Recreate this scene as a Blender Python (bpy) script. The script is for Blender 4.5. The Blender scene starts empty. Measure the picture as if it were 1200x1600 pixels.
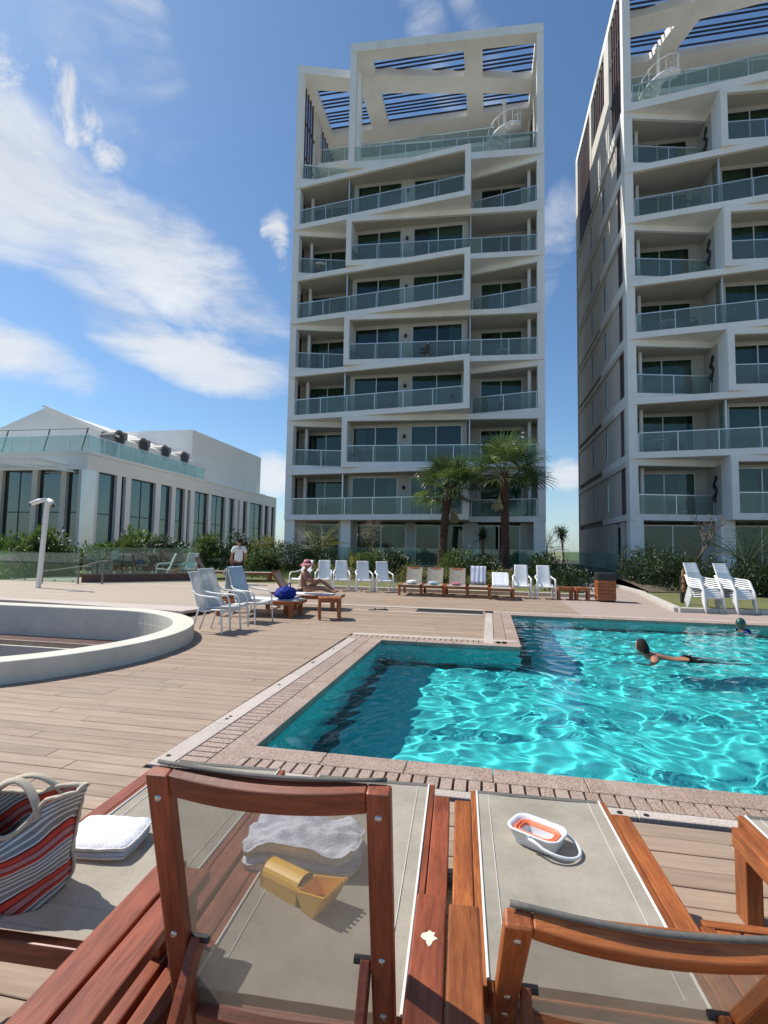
import bpy, bmesh, math, random
from mathutils import Vector, Matrix, noise as mnoise
random.seed(7)
PI = math.pi
sc = bpy.context.scene
C = sc.collection

# ------------------------------------------------------------------ camera
CAM_H = 1.58
pitch = math.atan(56 / 800); roll = math.radians(1.0)
cam_d = bpy.data.cameras.new('camera'); cam = bpy.data.objects.new('camera', cam_d); C.objects.link(cam)
cam_d.sensor_fit = 'HORIZONTAL'; cam_d.sensor_width = 36; cam_d.lens = 24.0
cam_d.clip_start = 0.05; cam_d.clip_end = 6000
Rv = Vector((1, 0, 0)); Uv = Vector((0, -math.sin(pitch), math.cos(pitch))); Fv = Vector((0, math.cos(pitch), math.sin(pitch)))
Rc = math.cos(roll) * Rv + math.sin(roll) * Uv; Uc = -math.sin(roll) * Rv + math.cos(roll) * Uv
M3 = Matrix((Rc, Uc, -Fv)).transposed()
cam.matrix_world = Matrix.Translation((0, 0, CAM_H)) @ M3.to_4x4()
sc.camera = cam

# ------------------------------------------------------------------ light
SUN_AZ = math.radians(66)      # to the left of straight ahead (+Y)
SUN_EL = math.radians(52)
sun_dir = Vector((-math.sin(SUN_AZ) * math.cos(SUN_EL), math.cos(SUN_AZ) * math.cos(SUN_EL), math.sin(SUN_EL)))
sd = bpy.data.lights.new('sun', 'SUN'); sd.energy = 5.0; sd.angle = math.radians(0.53); sd.color = (1, 0.95, 0.87)
sun = bpy.data.objects.new('sun', sd); C.objects.link(sun)
sun.rotation_euler = sun_dir.to_track_quat('Z', 'Y').to_euler(); sun.location = (-20, 10, 40)
sd.cycles.is_caustics_light = True

sc.view_settings.view_transform = 'Standard'; sc.view_settings.look = 'None'
sc.view_settings.exposure = 0.13; sc.view_settings.gamma = 1.0
sc.render.engine = 'CYCLES'
cy = sc.cycles
cy.use_denoising = True
cy.max_bounces = 10; cy.transparent_max_bounces = 24; cy.transmission_bounces = 8; cy.glossy_bounces = 4; cy.diffuse_bounces = 4
cy.caustics_reflective = False; cy.caustics_refractive = True
cy.sample_clamp_indirect = 6.0

# ------------------------------------------------------------------ world: sky with clouds
wd = bpy.data.worlds.new('World'); sc.world = wd; wd.use_nodes = True
def build_world():
    nt = wd.node_tree; N = nt.nodes; L = nt.links
    N.clear()
    out = N.new('ShaderNodeOutputWorld'); bg = N.new('ShaderNodeBackground'); bg.inputs[1].default_value = 0.112
    L.new(bg.outputs[0], out.inputs[0])
    sky = N.new('ShaderNodeTexSky'); sky.sky_type = 'NISHITA'; sky.sun_disc = False
    sky.sun_elevation = SUN_EL; sky.sun_rotation = -SUN_AZ
    sky.altitude = 50; sky.air_density = 1.0; sky.dust_density = 0.6; sky.ozone_density = 2.2
    tc = N.new('ShaderNodeTexCoord'); sep = N.new('ShaderNodeSeparateXYZ'); L.new(tc.outputs['Generated'], sep.inputs[0])
    def math_(op, a, b=None, c=None, clamp=False):
        n = N.new('ShaderNodeMath'); n.operation = op; n.use_clamp = clamp
        for i, v in enumerate((a, b, c)):
            if v is None: continue
            if isinstance(v, (int, float)): n.inputs[i].default_value = v
            else: L.new(v, n.inputs[i])
        return n.outputs[0]
    az = math_('MULTIPLY', math_('ARCTAN2', sep.outputs[0], sep.outputs[1]), 57.29578)
    el = math_('MULTIPLY', math_('ARCSINE', sep.outputs[2]), 57.29578)
    comb = N.new('ShaderNodeCombineXYZ'); L.new(az, comb.inputs[0]); L.new(el, comb.inputs[1])
    def noise(scale, detail, rough, dist, rot=0, sx=1, sy=1, loc=(0, 0, 0)):
        mp = N.new('ShaderNodeMapping'); mp.inputs['Rotation'].default_value = (0, 0, math.radians(rot))
        mp.inputs['Scale'].default_value = (sx, sy, 1); mp.inputs['Location'].default_value = loc
        L.new(comb.outputs[0], mp.inputs[0])
        n = N.new('ShaderNodeTexNoise'); n.inputs['Scale'].default_value = scale; n.inputs['Detail'].default_value = detail
        n.inputs['Roughness'].default_value = rough; n.inputs['Distortion'].default_value = dist
        L.new(mp.outputs[0], n.inputs[0]); return n.outputs[0]
    wisp = noise(0.075, 9, 0.62, 0.6, rot=35, sx=0.55, sy=1.5)
    puff = noise(0.19, 10, 0.62, 0.8)
    warp = math_('MULTIPLY', math_('SUBTRACT', noise(0.08, 6, 0.55, 0, loc=(31, 7, 0)), 0.5), 9.0)
    warp2 = math_('MULTIPLY', math_('SUBTRACT', noise(0.08, 6, 0.55, 0, loc=(-11, 57, 0)), 0.5), 7.0)
    azw = math_('ADD', az, warp); elw = math_('ADD', el, warp2)
    def blob(a0, e0, ra, re, ang, amt=1.0):
        c_, s_ = math.cos(math.radians(ang)), math.sin(math.radians(ang))
        da = math_('SUBTRACT', azw, a0); de = math_('SUBTRACT', elw, e0)
        u = math_('DIVIDE', math_('ADD', math_('MULTIPLY', da, c_), math_('MULTIPLY', de, s_)), ra)
        v = math_('DIVIDE', math_('SUBTRACT', math_('MULTIPLY', de, c_), math_('MULTIPLY', da, s_)), re)
        r2 = math_('ADD', math_('MULTIPLY', u, u), math_('MULTIPLY', v, v))
        return math_('MULTIPLY', math_('SUBTRACT', 1.0, r2, clamp=True), amt)
    def mx(l):
        o = l[0]
        for x in l[1:]: o = math_('MAXIMUM', o, x)
        return o
    W = CLOUD_WISP; PF = CLOUD_PUFF
    wm = mx([blob(*b) for b in W]); pmk = mx([blob(*b) for b in PF])
    # a general thin cover outside the frame keeps the sky alike all round
    gen = math_('MULTIPLY', math_('SUBTRACT', noise(0.035, 5, 0.55, 0.4, loc=(140, 30, 0)), 0.56, clamp=True), 3.0, clamp=True)
    away = math_('GREATER_THAN', math_('ABSOLUTE', az), 52)
    wm = math_('MAXIMUM', wm, math_('MULTIPLY', gen, away))
    def smooth(x, lo, hi):
        n = N.new('ShaderNodeMapRange'); n.interpolation_type = 'SMOOTHSTEP'
        L.new(x, n.inputs[0]); n.inputs[1].default_value = lo; n.inputs[2].default_value = hi; return n.outputs[0]
    d1 = smooth(math_('ADD', math_('MULTIPLY', wm, 0.80), math_('MULTIPLY', math_('SUBTRACT', wisp, 0.5), 2.0)), 0.10, 0.95)
    d1 = math_('MULTIPLY', d1, smooth(wm, 0.0, 0.25))
    d2 = smooth(math_('ADD', math_('MULTIPLY', pmk, 0.62), math_('MULTIPLY', math_('SUBTRACT', puff, 0.5), 2.6)), 0.28, 0.95)
    d2 = math_('MULTIPLY', d2, smooth(pmk, 0.0, 0.7))
    dens = math_('MAXIMUM', math_('MULTIPLY', d1, 0.86), math_('MULTIPLY', d2, 0.95))
    hz = math_('MULTIPLY', smooth(el, 14, -1), 0.30)
    # cloud radiance: white, a little greyer where dense noise shows the shaded bellies
    shade = N.new('ShaderNodeMapRange'); L.new(wisp, shade.inputs[0]); shade.inputs[1].default_value = 0.3; shade.inputs[2].default_value = 0.7
    shade.inputs[3].default_value = 5.8; shade.inputs[4].default_value = 7.6
    cc = N.new('ShaderNodeCombineColor')
    L.new(math_('MULTIPLY', shade.outputs[0], 0.97), cc.inputs[0]); L.new(shade.outputs[0], cc.inputs[1]); L.new(math_('MULTIPLY', shade.outputs[0], 1.04), cc.inputs[2])
    grade = N.new('ShaderNodeMix'); grade.data_type = 'RGBA'; grade.blend_type = 'MULTIPLY'; grade.inputs[0].default_value = 1.0
    L.new(sky.outputs[0], grade.inputs[6]); grade.inputs[7].default_value = SKY_TINT
    m0 = N.new('ShaderNodeMix'); m0.data_type = 'RGBA'; L.new(hz, m0.inputs[0]); L.new(grade.outputs[2], m0.inputs[6]); m0.inputs[7].default_value = (5.2, 6.0, 6.8, 1)
    m1 = N.new('ShaderNodeMix'); m1.data_type = 'RGBA'; L.new(dens, m1.inputs[0]); L.new(m0.outputs[2], m1.inputs[6]); L.new(cc.outputs[0], m1.inputs[7])
    L.new(m1.outputs[2], bg.inputs[0])
SKY_TINT = (0.82, 1.02, 1.14, 1)
# clouds: azimuth, elevation (degrees), half sizes, tilt
CLOUD_WISP = [(-41, 30.5, 15, 7.0, -4, 1.25), (-28, 28.5, 16, 6.0, -12, 1.0), (-17, 25.5, 9, 4.0, -18, 0.8), (-20.5, 19.3, 13, 3.6, -8, 1.1), (-28, 22, 9, 3.0, -22, 0.8), (-39, 17, 11, 3.4, -12, 1.05), (-50, 22, 8, 8, 0, 0.7), (-33, 40, 12, 5, -30, 0.55),
              (5, 46, 9, 3.2, -62, 0.45), (11, 46, 9, 3.0, -62, 0.45), (-30, 44, 12, 4.5, -50, 0.45), (18, 30, 8, 2.6, 62, 0.42), (19.5, 8.0, 4, 2.2, 0), (-12.5, 7.5, 4, 2.6, 0)]
CLOUD_PUFF = [(-31, 35.5, 3.8, 2.8, 30), (-34.5, 36.8, 3.6, 2.6, 30), (-38.5, 36, 4.5, 4.0, -30), (-11.6, 31.0, 2.0, 3.2, 10), (-36, 32.5, 5, 2.6, -30), (19.5, 8.2, 3.0, 1.4, 0)]
build_world()

# ------------------------------------------------------------------ helpers
def link(o, parent=None):
    C.objects.link(o)
    if parent is not None: o.parent = parent
    return o
def tag(o, label=None, cat=None, group=None, kind=None):
    if label: o['label'] = label
    if cat: o['category'] = cat
    if group: o['group'] = group
    if kind: o['kind'] = kind
    return o
def thing(name, label, cat, loc=(0, 0, 0), rz=0, group=None):
    o = bpy.data.objects.new(name, None); o.empty_display_size = 0.2
    C.objects.link(o); o.location = loc; o.rotation_euler = (0, 0, rz)
    return tag(o, label, cat, group)
def copy_tree(o, parent=None):
    c = o.copy(); C.objects.link(c); c.parent = parent
    for ch in list(o.children): copy_tree(ch, c)
    return c

class MB:
    def __init__(s): s.v = []; s.f = []
    def add(s, vs, fs):
        n = len(s.v); s.v += [tuple(v) for v in vs]; s.f += [tuple(i + n for i in f) for f in fs]; return s
    def box(s, x0, x1, y0, y1, z0, z1):
        return s.add([(x0, y0, z0), (x1, y0, z0), (x1, y1, z0), (x0, y1, z0), (x0, y0, z1), (x1, y0, z1), (x1, y1, z1), (x0, y1, z1)],
                     [(0, 3, 2, 1), (4, 5, 6, 7), (0, 1, 5, 4), (1, 2, 6, 5), (2, 3, 7, 6), (3, 0, 4, 7)])
    def obox(s, c, size, mat):
        hx, hy, hz = size[0] / 2, size[1] / 2, size[2] / 2; c = Vector(c)
        vs = [c + mat @ Vector(p) for p in ((-hx, -hy, -hz), (hx, -hy, -hz), (hx, hy, -hz), (-hx, hy, -hz), (-hx, -hy, hz), (hx, -hy, hz), (hx, hy, hz), (-hx, hy, hz))]
        return s.add(vs, [(0, 3, 2, 1), (4, 5, 6, 7), (0, 1, 5, 4), (1, 2, 6, 5), (2, 3, 7, 6), (3, 0, 4, 7)])
    def beam(s, p, q, w, h, up=(0, 0, 1)):
        p = Vector(p); q = Vector(q); d = (q - p); ln = d.length; d.normalize()
        u = Vector(up); x = d.cross(u)
        if x.length < 1e-5: x = d.cross(Vector((1, 0, 0)))
        x.normalize(); u = x.cross(d).normalized()
        m = Matrix((x, d, u)).transposed()
        return s.obox((p + q) / 2, (w, ln, h), m)
    def prism(s, poly, z0, z1):
        a = sum(poly[i][0] * poly[(i + 1) % len(poly)][1] - poly[(i + 1) % len(poly)][0] * poly[i][1] for i in range(len(poly)))
        if a < 0: poly = poly[::-1]
        n = len(poly)
        vs = [(x, y, z0) for x, y in poly] + [(x, y, z1) for x, y in poly]
        fs = [tuple(range(n - 1, -1, -1)), tuple(range(n, 2 * n))] + [(i, (i + 1) % n, n + (i + 1) % n, n + i) for i in range(n)]
        return s.add(vs, fs)
    def tube(s, pts, r, n=8, cap=True, flat=1.0):
        pts = [Vector(p) for p in pts]; rs = r if isinstance(r, (list, tuple)) else [r] * len(pts)
        rings = []; prev = None
        for i, p in enumerate(pts):
            d = (pts[min(i + 1, len(pts) - 1)] - pts[max(i - 1, 0)]).normalized()
            if prev is None:
                a = d.cross(Vector((0, 0, 1)))
                if a.length < 1e-3: a = d.cross(Vector((1, 0, 0)))
                a.normalize()
            else:
                a = (prev - d * prev.dot(d)).normalized()
            prev = a; b = d.cross(a)
            rings.append([p + (a * math.cos(2 * PI * k / n) + b * math.sin(2 * PI * k / n) * flat) * rs[i] for k in range(n)])
        vs = [v for rg in rings for v in rg]; fs = []
        for i in range(len(rings) - 1):
            for k in range(n):
                fs.append((i * n + k, i * n + (k + 1) % n, (i + 1) * n + (k + 1) % n, (i + 1) * n + k))
        if cap:
            fs.append(tuple(range(n - 1, -1, -1))); fs.append(tuple((len(rings) - 1) * n + k for k in range(n)))
        return s.add(vs, fs)
    def lathe(s, prof, n=24, c=(0, 0, 0)):
        vs = []; fs = []
        for r, z in prof:
            for k in range(n): vs.append((c[0] + r * math.cos(2 * PI * k / n), c[1] + r * math.sin(2 * PI * k / n), c[2] + z))
        for i in range(len(prof) - 1):
            for k in range(n): fs.append((i * n + k, i * n + (k + 1) % n, (i + 1) * n + (k + 1) % n, (i + 1) * n + k))
        return s.add(vs, fs)
    def grid(s, fn, nu, nv):
        vs = [fn(i / nu, j / nv) for j in range(nv + 1) for i in range(nu + 1)]
        fs = [(j * (nu + 1) + i, j * (nu + 1) + i + 1, (j + 1) * (nu + 1) + i + 1, (j + 1) * (nu + 1) + i) for j in range(nv) for i in range(nu)]
        return s.add(vs, fs)
    def build(s, name, mat, parent=None, smooth=False, bevel=0, seg=2, sub=0, solid=0, auto=False):
        me = bpy.data.meshes.new(name); me.from_pydata(s.v, [], s.f); me.materials.append(mat)
        if smooth: me.polygons.foreach_set('use_smooth', [True] * len(me.polygons))
        me.update()
        o = bpy.data.objects.new(name, me); link(o, parent)
        if solid:
            m = o.modifiers.new('solid', 'SOLIDIFY'); m.thickness = solid; m.offset = 0
        if bevel:
            m = o.modifiers.new('bevel', 'BEVEL'); m.width = bevel; m.segments = seg; m.limit_method = 'ANGLE'; m.angle_limit = math.radians(35)
        if sub:
            m = o.modifiers.new('sub', 'SUBSURF'); m.levels = sub; m.render_levels = sub
        return o

# ------------------------------------------------------------------ materials
def newmat(name):
    m = bpy.data.materials.new(name); m.use_nodes = True
    nt = m.node_tree; b = nt.nodes['Principled BSDF']
    return m, nt, b
def setcol(b, c): b.inputs['Base Color'].default_value = (c[0], c[1], c[2], 1)
def pm(name, c1, c2=None, scale=4, detail=5, rough=0.6, rough2=None, bump=0, bscale=None, stretch=(1, 1, 1), rnd=0, island=False, spec=0.5, metal=0, lo=0.3, hi=0.7, coat=0, bdist=0.01, stain=None, sscale=1.2, samt=0.5, sstretch=None):
    m, nt, b = newmat(name); N = nt.nodes; L = nt.links
    setcol(b, c1); b.inputs['Roughness'].default_value = rough; b.inputs['Specular IOR Level'].default_value = spec; b.inputs['Metallic'].default_value = metal
    if coat: b.inputs['Coat Weight'].default_value = coat; b.inputs['Coat Roughness'].default_value = 0.15
    tc = N.new('ShaderNodeTexCoord'); vec = tc.outputs['Object']
    if rnd or island:
        if island:
            g = N.new('ShaderNodeNewGeometry'); ro = g.outputs['Random Per Island']
        else:
            g = N.new('ShaderNodeObjectInfo'); ro = g.outputs['Random']
        off = N.new('ShaderNodeVectorMath'); off.operation = 'SCALE'; off.inputs[0].default_value = (37, 53, 71); L.new(ro, off.inputs['Scale'])
        ad = N.new('ShaderNodeVectorMath'); L.new(vec, ad.inputs[0]); L.new(off.outputs[0], ad.inputs[1]); vec = ad.outputs[0]
    mp = N.new('ShaderNodeMapping'); mp.inputs['Scale'].default_value = stretch; L.new(vec, mp.inputs[0])
    nz = N.new('ShaderNodeTexNoise'); nz.inputs['Scale'].default_value = scale; nz.inputs['Detail'].default_value = detail; nz.inputs['Roughness'].default_value = 0.6
    L.new(mp.outputs[0], nz.inputs[0])
    col = None
    if c2:
        mr = N.new('ShaderNodeMapRange'); mr.inputs[1].default_value = lo; mr.inputs[2].default_value = hi; L.new(nz.outputs[0], mr.inputs[0])
        mx = N.new('ShaderNodeMix'); mx.data_type = 'RGBA'; L.new(mr.outputs[0], mx.inputs[0])
        mx.inputs[6].default_value = (*c1, 1); mx.inputs[7].default_value = (*c2, 1); col = mx.outputs[2]
    if stain:
        n2 = N.new('ShaderNodeTexNoise'); n2.inputs['Scale'].default_value = sscale; n2.inputs['Detail'].default_value = 6; n2.inputs['Roughness'].default_value = 0.65
        if sstretch:
            ms_ = N.new('ShaderNodeMapping'); ms_.inputs['Scale'].default_value = sstretch; L.new(vec, ms_.inputs[0]); L.new(ms_.outputs[0], n2.inputs[0])
        else: L.new(vec, n2.inputs[0])
        m2 = N.new('ShaderNodeMapRange'); m2.inputs[1].default_value = 0.48; m2.inputs[2].default_value = 0.72; m2.inputs[4].default_value = samt; L.new(n2.outputs[0], m2.inputs[0])
        x2 = N.new('ShaderNodeMix'); x2.data_type = 'RGBA'; L.new(m2.outputs[0], x2.inputs[0])
        if col: L.new(col, x2.inputs[6])
        else: x2.inputs[6].default_value = (*c1, 1)
        x2.inputs[7].default_value = (*stain, 1); col = x2.outputs[2]
    if rnd:
        hs = N.new('ShaderNodeHueSaturation'); mr3 = N.new('ShaderNodeMapRange'); mr3.inputs[3].default_value = 1 - rnd; mr3.inputs[4].default_value = 1 + rnd
        L.new(ro, mr3.inputs[0]); L.new(mr3.outputs[0], hs.inputs['Value'])
        if col: L.new(col, hs.inputs['Color'])
        else: hs.inputs['Color'].default_value = (*c1, 1)
        col = hs.outputs[0]
    if col: L.new(col, b.inputs['Base Color'])
    if rough2 is not None:
        mr4 = N.new('ShaderNodeMapRange'); mr4.inputs[1].default_value = 0.3; mr4.inputs[2].default_value = 0.7; mr4.inputs[3].default_value = rough; mr4.inputs[4].default_value = rough2
        L.new(nz.outputs[0], mr4.inputs[0]); L.new(mr4.outputs[0], b.inputs['Roughness'])
    if bump:
        bp = N.new('ShaderNodeBump'); bp.inputs['Strength'].default_value = bump; bp.inputs['Distance'].default_value = bdist
        if bscale:
            n3 = N.new('ShaderNodeTexNoise'); n3.inputs['Scale'].default_value = bscale; n3.inputs['Detail'].default_value = 4; L.new(mp.outputs[0], n3.inputs[0]); L.new(n3.outputs[0], bp.inputs['Height'])
        else: L.new(nz.outputs[0], bp.inputs['Height'])
        L.new(bp.outputs[0], b.inputs['Normal'])
    return m
def thin_glass(name, tint, refl=0.08, rough=0.0, milk=0.0, milkcol=(0.6, 0.7, 0.7)):
    m, nt, b = newmat(name); N = nt.nodes; L = nt.links; N.remove(b)
    out = [n for n in N if n.type == 'OUTPUT_MATERIAL'][0]
    tr = N.new('ShaderNodeBsdfTransparent'); tr.inputs[0].default_value = (*tint, 1)
    gl = N.new('ShaderNodeBsdfGlossy'); gl.inputs['Roughness'].default_value = rough; gl.inputs[0].default_value = (0.95, 1, 0.98, 1)
    lw = N.new('ShaderNodeLayerWeight'); lw.inputs[0].default_value = 0.25
    mr = N.new('ShaderNodeMapRange'); mr.inputs[3].default_value = refl; mr.inputs[4].default_value = min(1, refl + 0.45); L.new(lw.outputs['Fresnel'], mr.inputs[0])
    mx = N.new('ShaderNodeMixShader'); L.new(mr.outputs[0], mx.inputs[0])
    base = tr.outputs[0]
    if milk:
        df = N.new('ShaderNodeBsdfDiffuse'); df.inputs[0].default_value = (*milkcol, 1)
        m0 = N.new('ShaderNodeMixShader'); m0.inputs[0].default_value = milk; L.new(base, m0.inputs[1]); L.new(df.outputs[0], m0.inputs[2]); base = m0.outputs[0]
    L.new(base, mx.inputs[1]); L.new(gl.outputs[0], mx.inputs[2]); L.new(mx.outputs[0], out.inputs[0])
    return m

M = {}
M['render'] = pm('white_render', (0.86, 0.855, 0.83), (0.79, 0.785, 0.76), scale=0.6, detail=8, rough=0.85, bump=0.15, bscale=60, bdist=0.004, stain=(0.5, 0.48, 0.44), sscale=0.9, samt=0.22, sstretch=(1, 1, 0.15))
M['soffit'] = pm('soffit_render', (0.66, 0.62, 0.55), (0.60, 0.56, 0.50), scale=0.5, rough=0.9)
M['recess_shade'] = pm('balcony_shade_tone', (0.50, 0.49, 0.455), (0.44, 0.43, 0.40), scale=0.8, detail=6, rough=0.9)  # shade of the balcony recesses put into the wall and ceiling colour
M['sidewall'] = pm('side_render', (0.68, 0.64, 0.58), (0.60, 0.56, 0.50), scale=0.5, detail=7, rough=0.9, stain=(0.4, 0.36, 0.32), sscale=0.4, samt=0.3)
M['pavrender'] = pm('pavilion_render', (0.82, 0.81, 0.78), (0.75, 0.74, 0.71), scale=0.4, detail=7, rough=0.75, bump=0.1, bscale=40, bdist=0.004)
M['alu'] = pm('window_frame_metal', (0.62, 0.63, 0.62), rough=0.4, metal=0.3)
M['darkframe'] = pm('dark_frame_metal', (0.03, 0.035, 0.035), rough=0.4)
M['railmetal'] = pm('rail_metal', (0.72, 0.74, 0.73), rough=0.3, metal=0.6)
M['louver'] = pm('brown_louver', (0.075, 0.035, 0.028), (0.05, 0.025, 0.02), scale=3, rough=0.6, rnd=0.15)
M['louver_blue'] = pm('dark_louver', (0.025, 0.02, 0.03), rough=0.5)
M['room'] = pm('room_interior', (0.30, 0.28, 0.25), rough=0.9)
M['curtain'] = pm('curtain_cloth', (0.62, 0.62, 0.58), rough=0.9)
M['winglass'] = thin_glass('window_glass', (0.42, 0.56, 0.50), 0.045)
M['railglass'] = thin_glass('balcony_glass', (0.74, 0.83, 0.79), 0.025, milk=0.09, milkcol=(0.62, 0.68, 0.63))
M['pavglass'] = thin_glass('pavilion_glass', (0.30, 0.42, 0.41), 0.12)
M['fenceglass'] = thin_glass('fence_glass', (0.76, 0.88, 0.83), 0.06, milk=0.05, milkcol=(0.55, 0.75, 0.7))
M['dark'] = pm('dark_metal', (0.02, 0.02, 0.022), rough=0.5)
M['white'] = pm('white_paint', (0.8, 0.8, 0.78), rough=0.45)

TH = math.radians(11)
e1 = Vector((math.cos(TH), -math.sin(TH), 0)); e2 = Vector((math.sin(TH), math.cos(TH), 0))
PO = Vector((-1.01, 4.14, 0))
def pw(s, t, z=0.0): return PO + e1 * s + e2 * t + Vector((0, 0, z))   # pool grid -> world

# ================================================================== THE SETTING
M['field'] = pm('dry_field', (0.20, 0.20, 0.10), (0.12, 0.15, 0.06), scale=0.05, rough=0.95)
M['soil'] = pm('planting_soil', (0.085, 0.065, 0.045), (0.14, 0.11, 0.07), scale=6, rough=0.95, bump=0.6, bscale=18, bdist=0.03)
M['lawn'] = pm('lawn_ground', (0.10, 0.12, 0.035), (0.18, 0.17, 0.06), scale=1.2, detail=8, rough=0.95, bump=0.7, bscale=40, bdist=0.02)
M['deck'] = pm('deck_board', (0.40, 0.292, 0.210), (0.29, 0.206, 0.147), scale=9, detail=7, rough=0.62, rough2=0.8, bump=0.35, bscale=34, bdist=0.003, stretch=(0.22, 3.2, 1), rnd=0.12, stain=(0.25, 0.19, 0.14), sscale=2.6, samt=0.4)
M['deckfar'] = pm('deck_board_far', (0.40, 0.292, 0.210), (0.30, 0.213, 0.152), scale=9, detail=6, rough=0.62, stretch=(0.22, 3.2, 1), rnd=0.12, island=True, stain=(0.25, 0.19, 0.14), sscale=1.6, samt=0.35)
M['joist'] = pm('joist_dark', (0.03, 0.025, 0.02), rough=0.95)
M['granite'] = pm('pink_granite', (0.47, 0.345, 0.275), (0.20, 0.135, 0.105), scale=85, detail=3, rough=0.62, lo=0.40, hi=0.62, rnd=0.08, bump=0.25, bscale=160, bdist=0.002, stain=(0.50, 0.41, 0.35), sscale=2.2, samt=0.55)
M['paleston'] = pm('pale_granite', (0.56, 0.49, 0.43), (0.36, 0.29, 0.25), scale=110, detail=3, rough=0.7, lo=0.42, hi=0.66, rnd=0.06, stain=(0.38, 0.31, 0.26), sscale=2.5, samt=0.4)
M['paving'] = pm('pink_paving', (0.42, 0.33, 0.285), (0.34, 0.26, 0.22), scale=30, detail=4, rough=0.75, stain=(0.30, 0.23, 0.19), sscale=0.8, samt=0.4)
M['kerb'] = pm('kerb_stone', (0.55, 0.52, 0.46), (0.45, 0.42, 0.37), scale=14, rough=0.8)
M['ringwall'] = pm('cream_plaster', (0.70, 0.66, 0.56), (0.60, 0.56, 0.47), scale=2.2, detail=8, rough=0.9, bump=0.25, bscale=26, bdist=0.006, stain=(0.42, 0.40, 0.34), sscale=1.7, samt=0.35)
M['brick_red'] = pm('red_brown_tile', (0.13, 0.06, 0.045), (0.08, 0.035, 0.03), scale=5, rough=0.5)
M['road'] = pm('walkway_stone', (0.26, 0.24, 0.22), (0.20, 0.185, 0.17), scale=8, rough=0.85)

g = MB().box(-2500, 2500, -300, 3500, -1.9, -1.8); tag(g.build('ground', M['field']), kind='structure')
# raised site under the gardens, in four sheets round the pool hole so the basin stays open
def sheet(name, poly_st, z, thick, mat, kind='structure'):
    m = MB().prism([tuple(pw(s, t)[:2]) for s, t in poly_st], z - thick, z)
    return tag(m.build(name, mat), kind=kind)

# ---------- pool basin
POOL = [(0, 0), (0.05, 4.92), (2.38, 4.92), (2.42, 9.15), (13.5, 9.15), (13.5, 0)]
DEPTH = 1.30; WZ = -0.055
def tile_mat():
    m, nt, b = newmat('pool_mosaic'); N = nt.nodes; L = nt.links
    tc = N.new('ShaderNodeTexCoord'); 
    br = N.new('ShaderNodeTexBrick'); br.offset = 0; br.inputs['Scale'].default_value = 1.0; br.inputs['Brick Width'].default_value = 0.05; br.inputs['Row Height'].default_value = 0.05
    br.inputs['Mortar Size'].default_value = 0.002; br.inputs['Color1'].default_value = (0.05, 0.74, 0.74, 1); br.inputs['Color2'].default_value = (0.07, 0.80, 0.80, 1); br.inputs['Mortar'].default_value = (0.14, 0.74, 0.73, 1)
    L.new(tc.outputs['Object'], br.inputs[0]); L.new(br.outputs[0], b.inputs['Base Color']); b.inputs['Roughness'].default_value = 0.5
    return m
M['tile'] = tile_mat()
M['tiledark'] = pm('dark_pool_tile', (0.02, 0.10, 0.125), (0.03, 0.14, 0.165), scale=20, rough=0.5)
basin = tag(MB().prism(POOL, -DEPTH - 0.15, -DEPTH).build('pool_floor', M['tile']), kind='structure')
basin.location = PO; basin.rotation_euler = (0, 0, -TH); basin.cycles.is_caustics_receiver = True
for i in range(len(POOL)):
    a = Vector((*POOL[i], 0)); b_ = Vector((*POOL[(i + 1) % len(POOL)], 0))
    d = (b_ - a).normalized(); nrm = Vector((-d.y, d.x, 0))            # outward for this winding
    w = MB().prism([tuple(a.xy), tuple(b_.xy), tuple((b_ + nrm * 0.12).xy), tuple((a + nrm * 0.12).xy)], -DEPTH, -0.03).build('pool_wall', M['tile'], basin)
    w.cycles.is_caustics_receiver = True
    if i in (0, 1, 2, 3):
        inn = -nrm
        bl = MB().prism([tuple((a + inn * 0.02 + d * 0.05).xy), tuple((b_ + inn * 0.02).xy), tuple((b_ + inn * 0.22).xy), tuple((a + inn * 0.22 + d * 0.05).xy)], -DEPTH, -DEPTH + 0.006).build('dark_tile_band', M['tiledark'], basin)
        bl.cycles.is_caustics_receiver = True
# dark four-sided patch on the floor near the right end
mk = MB().prism([(5.3, 3.4), (6.2, 4.2), (7.0, 4.0), (6.0, 2.9)], -DEPTH, -DEPTH + 0.006).build('dark_floor_mark', M['tiledark'], basin); mk.cycles.is_caustics_receiver = True

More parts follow.
